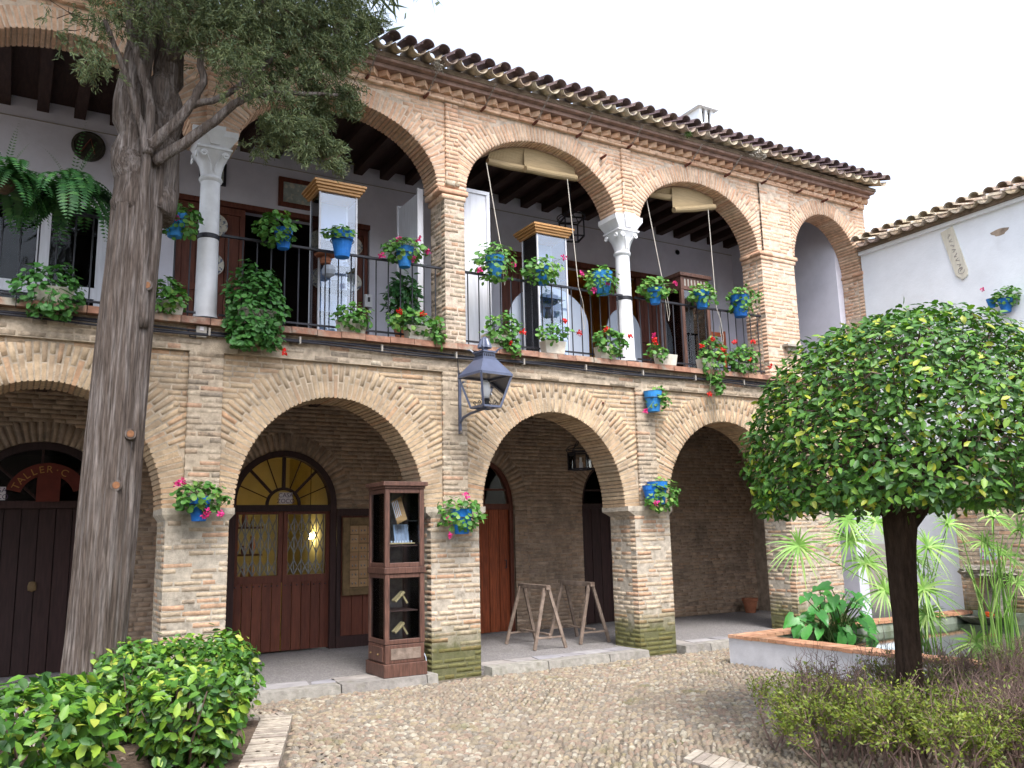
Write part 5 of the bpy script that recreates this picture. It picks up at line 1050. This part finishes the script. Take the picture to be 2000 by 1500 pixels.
# wall flower boxes standing on the ledge
TR = [ # box px (centre of bottom), width m, height m, foliage px, radii px, leaves, flowers, label
 ((104,592),.36,.16,(98,568),(66,58),420,[], 'beige trough of trailing ivy geranium on the ledge left of the trunk', 'ivy_leaf'),
 ((330,606),.28,.15,(331,578),(32,36),190,[], 'low leafy geranium on the ledge between trunk and left marble column', 'geranium'),
 ((500,622),.45,.16,(500,598),(62,88),1100,[(556,687,'red')], 'huge cascading ivy geranium hanging over the ledge right of the left column', 'ivy_leaf'),
 ((686,645),.34,.16,(690,618),(42,26),170,[], 'beige trough with drooping geranium on the ledge before the tall showcase', 'geranium'),
 ((818,657),.36,.17,(812,630),(58,24),230,[(780,608,'red'),(826,613,'red')], 'white trough with red geranium flower left of the tall brick pier', 'geranium'),
 ((966,668),.32,.17,(984,644),(42,34),230,[(998,668,'red'),(1021,648,'red')], 'beige trough with red flowers just above the street lantern', 'geranium'),
 ((1080,684),.33,.17,(1080,650),(42,22),90,[(1104,627,'red'),(1132,650,'red')], 'beige trough with sparse thin geranium under the second showcase', 'geranium'),
 ((1183,694),.30,.17,(1192,668),(40,28),220,[(1185,643,'red'),(1231,657,'red')], 'round beige trough of dense geranium just left of the right column', 'geranium'),
 ((1300,708),.33,.16,(1284,688),(26,18),60,[(1276,654,'pink'),(1278,664,'red'),(1280,669,'red')], 'pale trough with one tall red and pink flower right of the right column', 'geranium'),
 ((1377,712),.22,.16,(1392,698),(34,44),260,[(1393,663,'red'),(1411,683,'red'),(1371,676,'red'),(1386,770,'red')], 'red geranium spilling over the ledge under the last railing, left one', 'geranium'),
 ((1452,720),.30,.15,(1452,702),(42,28),280,[(1435,668,'red'),(1472,668,'red'),(1463,702,'red'),(1505,715,'red')], 'red geranium on the ledge at the far right, beside the corner pier', 'geranium')]
for (bu, bv), wd, hg, fc, fr, n, fl, lab, m in TR:
    c = at(bu, bv, .0); c = np.array((c[0], .0, 3.952)); s = pxm(c); e = empty('flower_trough', c, lab, 'planter', 'flower troughs on the gallery ledge')
    def trg(b):
        q = [(-wd/2*.86,-.065),(wd/2*.86,-.065),(wd/2*.86,.065),(-wd/2*.86,.065)]; t = [(-wd/2,-.082),(wd/2,-.082),(wd/2,.078),(-wd/2,.078)]; i_ = [(p*.9, r_*.8) for p, r_ in t]
        b.add([(c[0]+p, c[1]+r_, c[2]) for p, r_ in q]+[(c[0]+p, c[1]+r_, c[2]+hg) for p, r_ in t]+[(c[0]+p, c[1]+r_, c[2]+hg) for p, r_ in i_]+[(c[0]+p, c[1]+r_, c[2]+hg-.02) for p, r_ in i_], [(0,3,2,1)]+[(k,(k+1)%4,(k+1)%4+4,k+4) for k in range(4)]+[(k+4,(k+1)%4+4,(k+1)%4+8,k+8) for k in range(4)]+[(k+8,(k+1)%4+8,(k+1)%4+12,k+12) for k in range(4)])
    part('box', 'trough', e, trg, bevel=.006); part('soil', 'soil', e, lambda b: b.box(c[0]-wd*.44, c[0]+wd*.44, -.06, .06, c[2]+hg-.03, c[2]+hg-.015))
    big = n > 400
    geranium(e, at(*fc, -.10 if not big else -.14), (fr[0]*s, .12 if not big else .15, fr[1]*s), n, [(u, v, cc, -.2) for u, v, cc in fl], m, root=c+(0,0,hg-.02))
    if bu == 966: geranium(e, c+(.2,-.1,.02), (.13,.08,.12), 90, [])
    if bu == 818: geranium(e, c+(.22,-.08,.05), (.10,.08,.13), 60, [])
    if bu == 1377: geranium(e, c+(.08,-.16,-.25), (.09,.07,.16), 80, [])
    if bu == 500: geranium(e, at(530, 660, -.15), (.13,.09,.15), 160, [], m); geranium(e, at(470, 655, -.15), (.13,.09,.16), 160, [], m)
# tall leafy pot plant behind the railing
pp = empty('potted_shrub', (3.9, .35, 3.95), 'tall dark-leaved pot plant behind the railing left of the brick pier', 'plant'); c = at(790, 655, .35)
part('pot', 'clay', pp, lambda b: b.lathe((c[0], .35, 3.946), [(.09,0),(.13,.2),(.14,.22),(.11,.22)], 14)); P, D = ball(at(788, 585, .3), (.24,.2,.36), 420, .3); foliage('foliage', 'fern_leaf', pp, P, D*.3+np.array((0,-.4,.8)), rng.uniform(.08,.12,420), 'oval', droop=.6); sprigs(pp, (c[0],.35,4.16), P[:40])
# ferns hanging at the left
def frond(parent, p, d, L, m, drop, w_=.09):
    n = 22; pts = []; v = unit(np.asarray(d, float)); q = np.asarray(p, float)
    for i in range(n): pts.append(q.copy()); q = q+v*L/n; v = unit(v+np.array((0,0,-drop/n)))
    pts = np.array(pts); T = unit(np.gradient(pts, axis=0)); S = unit(np.cross(T, (0,0,1))); N = np.cross(S, T)
    t = np.linspace(0, 1, n); size = w_*np.sin(np.clip(t*1.05+.08, 0, 1)*PI)**.6+.008
    P = np.concatenate([pts, pts]); A = np.concatenate([S+T*.35, -S+T*.35]); NN = np.concatenate([N, N])
    B_, F_ = LEAF['small']; A = unit(A); Bn = np.cross(NN, A); sz = np.concatenate([size, size])[:, None, None]
    V = P[:, None]+sz*(B_[None, :, :1]*A[:, None]+.9*B_[None, :, 1:2]*Bn[:, None]+B_[None, :, 2:]*NN[:, None])
    tag(link('frond', join_mesh('frond', V, F_), m, parent, True), kind='stuff')
for (u, v, Y, n, lab) in [(138,372,-.22,38,'big drooping fern in a hanging pot just left of the trunk'), (8,352,-.25,36,'bushy fern cut by the left edge of the picture')]:
    c = at(u, v, Y); e = empty('hanging_fern', c, lab, 'fern', 'ferns at the left of the gallery')
    part('basket', 'soil', e, lambda b: b.lathe(c-(0,0,.13), [(.04,0),(.09,.05),(.11,.12),(.09,.13)], 14))
    part('bracket', 'iron', e, lambda b: b.tube([c+(0,0,-.03), c+(0,.2,-.03), (c[0], RY, 4.93)], .008, 5))
    for i in range(n):
        a = random.uniform(0, 2*PI); up = random.uniform(.1, 1.2); frond(e, c+rng.normal(0,.04,3), (math.cos(a), math.sin(a)*.8, up), random.uniform(.55,.95), 'fern_leaf', random.uniform(2.6,4.6), random.uniform(.09,.13))
    for i in range(5): a = random.uniform(0, 2*PI); frond(e, c, (math.cos(a)*.6-.2, math.sin(a)*.4, 1.2), random.uniform(.6,.8), 'fern_leaf', random.uniform(.6,1.3), .03)
# ------------------------------------------------------------------ the cypress
TY = -.73
cy = empty('cypress_tree', (.74, TY, 0), 'big cypress with ribbed grey trunk and feathery crown at the left', 'tree')
def trunk_mesh(b, path, rad, n=56, groove=(), rel=.05):
    k = len(b.v)
    for i, (p, r) in enumerate(zip(path, rad)):
        for j in range(n):
            a = 2*PI*j/n; z = p[2]; q = 1+rel*(mnoise.noise((math.cos(a)*7, math.sin(a)*7, z*.9))+.6*mnoise.noise((math.cos(a)*19, math.sin(a)*19, z*2.2)))+.05*math.sin(3*a+.35*z)+.03*math.sin(7*a-.5*z+1)+.014*math.sin(17*a+.8*z)+.010*math.sin(29*a+2.1*z+math.sin(3*z))
            for ga, gw, gd in groove: dd = (a-ga+PI) % (2*PI)-PI; q -= gd*math.exp(-(dd/gw)**2)
            b.v.append((p[0]+r*q*math.cos(a), p[1]+r*q*math.sin(a), p[2]))
    for i in range(len(path)-1):
        for j in range(n): p = k+i*n+j; q = k+i*n+(j+1) % n; b.f.append((p, q, q+n, p+n))
zs = np.linspace(-.05, 5.6, 150)
tx = np.interp(zs, [0,.6,1.91,3.31,4.83,5.36,5.6], [.735,.745,.79,.825,.885,.91,.925]); tr = np.interp(zs, [-.05,.25,.8,2,3.3,4.8,5.6], [.33,.262,.236,.24,.238,.225,.20])
part('trunk', 'bark_cypress', cy, lambda b: trunk_mesh(b, [(x, TY, z) for x, z in zip(tx, zs)], tr, 150, groove=((-1.95,.16,.16),(-.9,.12,.06),(-2.7,.1,.05))), smooth=True)
def limb(pts, r0, r1, name='limb', m='bark_cypress'):
    pts = [np.asarray(p, float) for p in pts]; n = len(pts); Q = []
    for i in range(n-1):
        for t in np.linspace(0, 1, 5)[:-1]:
            a, b_, c_, d_ = pts[max(i-1,0)], pts[i], pts[i+1], pts[min(i+2,n-1)]
            Q.append(.5*((2*b_)+(-a+c_)*t+(2*a-5*b_+4*c_-d_)*t*t+(-a+3*b_-3*c_+d_)*t**3))
    Q.append(pts[-1]); Q = np.array(Q)+rng.normal(0, r1*.25, (len(Q), 3)); part(name, m, cy, lambda b: b.tube(Q, np.linspace(r0, r1, len(Q)), 10), smooth=True); return Q
Y0 = TY
limb([at(262,420,Y0), at(258,330,Y0-.05), at(256,200,Y0), at(275,80,Y0), (1.0,Y0,8.0), (1.05,Y0,10)], .19, .10, m='bark_cypress'); limb([at(300,430,Y0+.05), at(312,300,Y0+.1), at(322,180,Y0+.1), at(332,60,Y0+.1), (1.25,Y0+.1,8.4), (1.3,Y0,11.5)], .19, .10, m='bark_cypress')
limb([at(276,640,Y0-.14), at(279,520,Y0-.19), at(281,400,Y0-.22), at(284,290,Y0-.26), at(262,200,Y0-.28), at(232,110,Y0-.3), at(205,40,Y0-.35)], .06, .02, m='bark_cypress')
limb([at(286,300,Y0-.28), at(293,210,Y0-.25), at(275,130,Y0-.2), at(255,60,Y0-.2), at(245,-40,Y0-.2)], .05, .03)
limb([at(288,285,Y0-.27), at(330,255,Y0-.35), at(372,205,Y0-.4), at(395,160,Y0-.4), at(392,100,Y0-.4)], .06, .03)
limb([at(300,315,Y0-.2), at(360,280,Y0-.3), at(420,235,Y0-.4), at(470,195,Y0-.5), at(520,183,Y0-.55), at(590,182,Y0-.6), at(660,185,Y0-.6)], .06, .015)
limb([at(375,205,Y0-.4), at(430,190,Y0-.45), at(490,150,Y0-.5), at(560,90,Y0-.5), at(640,60,Y0-.5), at(715,60,Y0-.5)], .035, .012); limb([at(330,120,Y0), at(400,60,Y0-.2), at(500,10,Y0-.3), at(600,-30,Y0-.3)], .05, .015)
def on_trunk(u, v):
    for Yq in np.arange(TY-.4, TY+.2, .005):
        q = at(u, v, Yq); cx_ = np.interp(q[2], zs, tx); r_ = np.interp(q[2], zs, tr)
        if (q[0]-cx_)**2+(q[1]-TY)**2 < (r_*.98)**2: return q
    return at(u, v, TY-.2)
for (u, v) in [(286,558),(254,848),(226,948)]:
    p = on_trunk(u, v)+np.array((.0,-.012,0)); k = part('branch_scar', 'bark_cypress', cy, lambda b: b.tube([p+(0,.12,0), p+(0,-.02,.0)], [.075,.05], 12)); part('cut_face', 'cut_wood', k, lambda b: b.tube([p+(0,-.012,0), p+(0,-.024,0)], [.036,.030], 12))
LEAF['spray'] = (LEAF['blade'][0]*np.array([1,1.9,1]), LEAF['blade'][1])
CL = [] # clumps of drooping sprays: px, plane y, radius m, sprays
for (u, v, r, n) in [(420,40,.34,70),(500,60,.36,80),(570,40,.36,80),(635,50,.34,70),(690,25,.26,50),(716,45,.12,22),(450,100,.24,40),(525,115,.30,65),(590,135,.32,70),(640,100,.26,50),(390,70,.24,30),(340,30,.3,40),(235,20,.28,26),(160,45,.22,16),(190,110,.14,12),(175,130,.07,8),(550,190,.16,24),(615,185,.18,32),(670,180,.16,30),(685,200,.1,14),(605,250,.13,24),(560,235,.13,20),(525,232,.10,14),(637,285,.13,26),(618,225,.16,28),(590,290,.10,14),(650,315,.07,10),(510,280,.08,10),(480,160,.14,12),(480,15,.3,50),(560,-20,.4,60),(660,-30,.35,50),(400,-20,.4,60),(300,-30,.4,50),(690,80,.14,20),(545,265,.1,14)]:
    CL.append((at(u, v, TY-random.uniform(.2,.75)), r, n))
P, A = [], []
for c, r, n in CL:
    for k in range(int(n*2.1)):
        p = c+rng.normal(0, r*.58, 3)*np.array((1,1,.85)); d = unit(np.array((rng.normal(0,.5)+.25, rng.normal(-.25,.5), -rng.uniform(.15,1.1)))); P += [p]*24; A += [d]*24
P, A = np.array(P), np.array(A); P = P+A*rng.uniform(0,.13,(len(P),1))+rng.normal(0,.018,P.shape)
foliage('crown', 'cypress_leaf', cy, P, rng.normal(0,1,P.shape), rng.uniform(.03,.065,len(P)), 'spray', along=A, jit=.3)
n = 8000; z = rng.uniform(7.9, 13.5, n); rr = np.sqrt(rng.uniform(0,1,n))*2.9*np.clip((14.2-z)/5.5, .1, 1); a = rng.uniform(0,2*PI,n)      # the crown goes on above the picture
P = np.c_[1.1+rr*np.cos(a), TY-.5+rr*np.sin(a), z]; P = np.repeat(P, 4, axis=0)+rng.normal(0,.1,(4*n,3))
foliage('crown', 'cypress_leaf', cy, P, rng.normal(0,1,P.shape), rng.uniform(.25,.4,len(P)), 'blade', along=np.c_[rng.normal(0,.6,(len(P),2)), -rng.uniform(.2,1,len(P))], jit=.3)
b = MB()
for c, r, n in CL[:30]:
    for k in range(6): p = c+rng.normal(0, r*.5, 3); q = c+rng.normal(0, r*.5, 3); b.tube([p, (p+q)/2+rng.normal(0,.04,3), q], [.006,.005,.003], 4, False)
tag(b.build('twigs', 'bark_branch', cy), kind='stuff')
# ------------------------------------------------------------------ the clipped tree
tt = empty('clipped_tree', (5.63, -5.09, 0), 'round clipped evergreen tree with dark trunk beside the pool', 'tree')
base_ = np.array((5.66, -5.09, 0.)); topc = at(1764, 1000, -5.09)
path = [base_+(topc-base_)*t+np.array((.03*math.sin(t*5)-.02*t*(1-t)*4, 0, 0)) for t in np.linspace(-.02, 1.08, 26)]
part('trunk', 'bark_topiary', tt, lambda b: trunk_mesh(b, path, np.interp(np.linspace(0,1,26), [0,.1,.5,.8,1], [.12,.095,.088,.105,.135]), 60, rel=.09), smooth=True)
cc = at(1800, 915, -5.09); R_ = 326*pxm(cc)
for k in range(9):
    a = 2*PI*k/9+.3; p0 = topc+(0,0,-.12); part('limb', 'bark_topiary', tt, lambda b: b.tube([p0, p0+(.18*math.cos(a),.18*math.sin(a),.2), cc+(.35*math.cos(a),.35*math.sin(a),.15), cc+(R_*.6*math.cos(a),R_*.6*math.sin(a),.2+.2*(k%3))], [.07,.05,.03,.012], 8), smooth=True)
def dome(n, lo, hi):
    d = unit(rng.normal(0,1,(n*2,3))); d = d[d[:,2] > -.3][:n]; k = rng.uniform(lo, hi, (len(d),1))
    P = cc+d*np.array((R_,R_,R_*.97))*k*(1+.03*np.sin(d[:,:1]*9+1)+.03*np.cos(d[:,1:2]*8)*np.sin(d[:,2:]*7)); P[:,2] = np.maximum(P[:,2], cc[2]-.20*R_+rng.normal(0,.05,len(P))); return P, d
P1, D1 = dome(13500, .90, 1.0); P2, D2 = dome(5000, .6, .9); rr = np.sqrt(rng.uniform(0,1,1500))*R_*.97; a = rng.uniform(0,2*PI,1500)
P3 = np.c_[cc[0]+rr*np.cos(a), cc[1]+rr*np.sin(a), cc[2]-.18*R_+rng.normal(0,.05,1500)]
P = np.r_[P1,P2,P3]; D = np.r_[D1,D2,np.tile((0,0,-.6),(1500,1))]
foliage('crown', 'topiary_leaf', tt, P, D*.8+np.array((0,-.1,.55)), rng.uniform(.045,.085,len(P)), 'oval', 300, jit=.5, droop=.15)
b = MB(); Pt, Dt = dome(900, .80, .99)
for p, d in zip(Pt, Dt): q = p-d*rng.uniform(.1,.25)+rng.normal(0,.05,3); b.tube([q, (p+q)/2+rng.normal(0,.015,3), p], [.006,.005,.003], 4, False)
tag(b.build('twigs', 'twig', tt), kind='stuff')
# ------------------------------------------------------------------ hedges on the left
def hedge(name, lab, x0, x1, y0, y1, h, n, size, m='hedge_leaf', nind=150, fruits=()):
    e = empty(name, ((x0+x1)/2, (y0+y1)/2, .05), lab, 'hedge', 'glossy citrus hedges round the cypress')
    U = rng.uniform(-1, 1, (n*3, 3)); k = (np.abs(U).max(axis=1) > .70); U = U[k][:n]; f = unit(U**5)
    ctr = np.array(((x0+x1)/2, (y0+y1)/2, h*.56)); half = np.array(((x1-x0)/2, (y1-y0)/2, h*.48))
    U = U/np.maximum(1, (np.abs(U)**6).sum(axis=1, keepdims=True)**(1/6)); low = np.clip(-U[:,2], 0, 1)[:,None]
    P = ctr+U*half*(1-.22*low*np.array((1,1,0)))+rng.normal(0,.035,(len(U),3)); P[:,2] += .05*np.sin(P[:,0]*6)*np.cos(P[:,1]*5)*(U[:,2] > .3)
    foliage('leaves', m, e, P, f*.7+np.array((0,-.15,.6)), rng.uniform(*size, len(P)), 'oval', nind, jit=.5)
    b = MB()
    for k in range(60):
        q = np.array((rng.uniform(x0+.15,x1-.15), rng.uniform(y0+.15,y1-.15), .04)); p = q+np.array((rng.normal(0,.15), rng.normal(0,.15), rng.uniform(.4,h*.95))); b.tube([q, (p+q)/2+rng.normal(0,.04,3), p], [.012,.008,.004], 5, False)
    tag(b.build('twigs', 'twig', e), kind='stuff')
    for p in fruits: part('fruit', 'hedge_leaf', e, lambda b: b.lathe(p-np.array((0,0,.035)), [(.0,0),(.022,.008),(.034,.03),(.03,.05),(.012,.066),(0,.07)], 12), smooth=True)
hedge('citrus_hedge', 'glossy green hedge right of the cypress trunk, before the shop arch', .72, 1.98, -1.62, -.55, .72, 5200, (.055,.095), fruits=[at(425,1325,-1.62), at(345,1325,-1.65)])
hedge('citrus_hedge', 'glossy hedge section in the middle of the bottom left bed, left of the brick edging', .98, 1.56, -2.75, -1.66, .62, 2200, (.07,.11))
hedge('citrus_hedge', 'large-leaved glossy hedge in the bottom left corner before the trunk', -1.3, .70, -3.3, -1.75, .65, 4400, (.08,.13), fruits=[at(35,1435,-3.2), at(168,1458,-3.2), at(125,1372,-3.0)])
# ------------------------------------------------------------------ thin box hedge on the right
bh = empty('box_hedge', (5.8,-5.1,.05), 'sparse twiggy low hedge with bare tips around the clipped tree', 'hedge')
b = MB(); LPts = []; LA = []
def twig(p, d, L, r, lev):
    q = p+d*L*.5+rng.normal(0,.015,3); e_ = p+d*L+rng.normal(0,.02,3); b.tube([p, q, e_], [r, r*.8, r*.55], 4, False)
    if lev >= 1:
        for t in np.linspace(.3,1,5): LPts.append(p+(e_-p)*t); LA.append(d)
    if lev < 3:
        for k in range(3 if lev == 0 else random.randint(2,3)):
            nd = unit(d+rng.normal(0,.42,3)+np.array((0,0,.12))); s0 = p+(e_-p)*random.uniform(.45,1); twig(s0, nd, L*random.uniform(.55,.85), r*.6, lev+1)
for k in range(330):
    x, y = rng.uniform(4.80,7.8), rng.uniform(-6.0,-4.36)
    if (x-5.66)**2+(y+5.09)**2 < .02: continue
    if x < 5.1 and y > -4.5 and random.random() < .4: continue
    twig(np.array((x, y, .03)), unit(np.array((rng.normal(0,.35), rng.normal(0,.35), 1.))), random.uniform(.25,.32), .009, 0)
tag(b.build('branches', 'twig', bh), kind='stuff')
LPts, LA = np.array(LPts), np.array(LA); w_ = .5+.5*np.sin(LPts[:,0]*3.1+1.2)*np.cos(LPts[:,1]*2.7)
k = rng.uniform(0,1,len(LPts)) < np.clip(.56-.98*(LPts[:,2]-.08)/.55+.45*w_+ .6*(LPts[:,0] < 5.15), .015, .75); LPts, LA = LPts[k], LA[k]
LPts = np.repeat(LPts, 3, axis=0)+rng.normal(0,.018,(3*len(LPts),3)); LA = np.repeat(LA, 3, axis=0)
foliage('leaves', 'box_leaf', bh, LPts, np.tile((0,-.2,.8),(len(LPts),1)), rng.uniform(.022,.04,len(LPts)), 'small', along=LA, jit=.7)
# ------------------------------------------------------------------ pool plants
def umbel(parent, c, ax, r, n=30):
    ax = unit(np.asarray(ax, float)); s = unit(np.cross(ax, (.3,.2,1))); t = np.cross(ax, s); V = []
    for i in range(n):
        a = 2*PI*i/n+random.uniform(-.12,.12); el = random.uniform(.05,.7); d = unit(math.cos(a)*s+math.sin(a)*t+ax*el); L = r*random.uniform(.75,1.15); wv = unit(np.cross(d, ax))*.0105; p = np.asarray(c, float); pr = []
        for k in range(5): f = k/4; pos = p+d*L*f+np.array((0,0,-.38*L*f*f)); wd = wv*(1.15-f*f*1.0); pr += [pos-wd, pos+wd]
        V.append(pr)
    link('umbel', join_mesh('umbel', np.array(V), [(2*k,2*k+1,2*k+3,2*k+2) for k in range(4)]), 'papyrus', parent)
def papyrus(basep, U, lab, extra):
    e = empty('papyrus', basep, lab, 'plant', 'papyrus clumps in the pool'); n = 0
    for (u, v, Y, r) in U:
        c = at(u, v, Y); q = np.array(basep)+np.array((rng.normal(0,.09), rng.normal(0,.09), 0)); m_ = (q+c)/2+np.array((0,0,.12))+rng.normal(0,.02,3); m_[:2] = q[:2]*.62+c[:2]*.38
        part('stem', 'papyrus', e, lambda b: b.tube([q, (q+m_)/2+(0,0,.03), m_, (m_+c)/2+(0,0,.03), c], [.009,.008,.007,.006,.006], 5)); umbel(e, c, unit(c-m_)*.6+np.array((-.25,-.75,.25)), r*1.3)
    for k in range(extra): q = np.array(basep)+np.array((rng.normal(0,.1), rng.normal(0,.1), 0)); part('stem', 'papyrus', e, lambda b: b.tube([q, q+(rng.normal(0,.04), rng.normal(0,.04), .5), q+(rng.normal(0,.15), rng.normal(0,.15), random.uniform(.9,1.4))], [.009,.008,.005], 5))
papyrus((9.2,-2.8,.18), [(1560,1065,-2.3,.30),(1660,1055,-2.4,.32),(1656,1015,-2.4,.28),(1712,1020,-2.5,.28),(1812,1068,-3.0,.30),(1804,1150,-3.0,.30),(1728,1152,-2.7,.26),(1852,1024,-3.0,.24),(1780,1090,-2.7,.28),(1690,1100,-2.5,.24),(1810,1200,-3.0,.18)], 'papyrus clump with wide umbels behind the trunk of the clipped tree', 14)
papyrus((9.0,-3.85,.18), [(1924,1060,-3.7,.20),(1960,1084,-3.8,.22),(1990,1035,-3.9,.28),(1906,1256,-3.6,.22),(1985,1140,-3.9,.2),(2010,1000,-4.,.3),(1940,1010,-3.8,.2)], 'tall thin papyrus clump at the right edge before the fountain', 22)
LEAF['heart'] = (np.array([(0,0,0),(-.22,.22,.0),(-.05,.40,.05),(.35,.36,.07),(.75,.15,.0),(1,0,-.12),(.75,-.15,.0),(.35,-.36,.07),(-.05,-.40,.05),(-.22,-.22,0),(.4,0,-.02)]), [(0,2,1),(0,10,3,2),(10,4,3),(10,5,4),(10,6,5),(10,7,6),(0,8,7,10),(0,9,8)])
ta = empty('taro_plant', (9.0,-1.6,.18), 'lush green plant with big arrow-shaped leaves in the pool corner', 'plant')
for i in range(80):
    u, v = random.uniform(1548,1705), random.uniform(1140,1250); v += abs(u-1625)*.35*(v < 1200); c = at(u, v, random.uniform(-2.1,-1.45)); q = np.array((8.98+rng.normal(0,.1), -1.68+rng.normal(0,.1), .17)); o_ = unit(c-q-np.array((0,0,.3)))
    part('petiole', 'stem_green', ta, lambda b: b.tube([q, q*.55+c*.45+np.array((0,0,.1)), c], [.012,.009,.006], 5))
    V = leaf_verts(c[None], (o_*.6+np.array((-.1,-.5,.7)))[None], [random.uniform(.13,.21)], 'heart', along=(o_+np.array((0,0,-.7)))[None], jit=.25); link('leaf', join_mesh('leaf', V, LEAF['heart'][1]), 'taro_leaf', ta, True)

# dry leaves lying on the bed and along the hedge
n = 260; P = np.c_[rng.uniform(.2,2.6,n), rng.uniform(-3.2,-.5,n), np.full(n,.066)]; P[P[:,0] > 2.0, 2] = .04
tag(link('leaf_litter', join_mesh('leaf_litter', leaf_verts(P, np.tile((0,0,1.),(n,1)), rng.uniform(.03,.06,n), 'oval', jit=.25), LEAF['oval'][1]), 'grey_wood', None), 'scattered dry brown leaves on the soil beside the left hedge', 'leaves', kind='stuff')
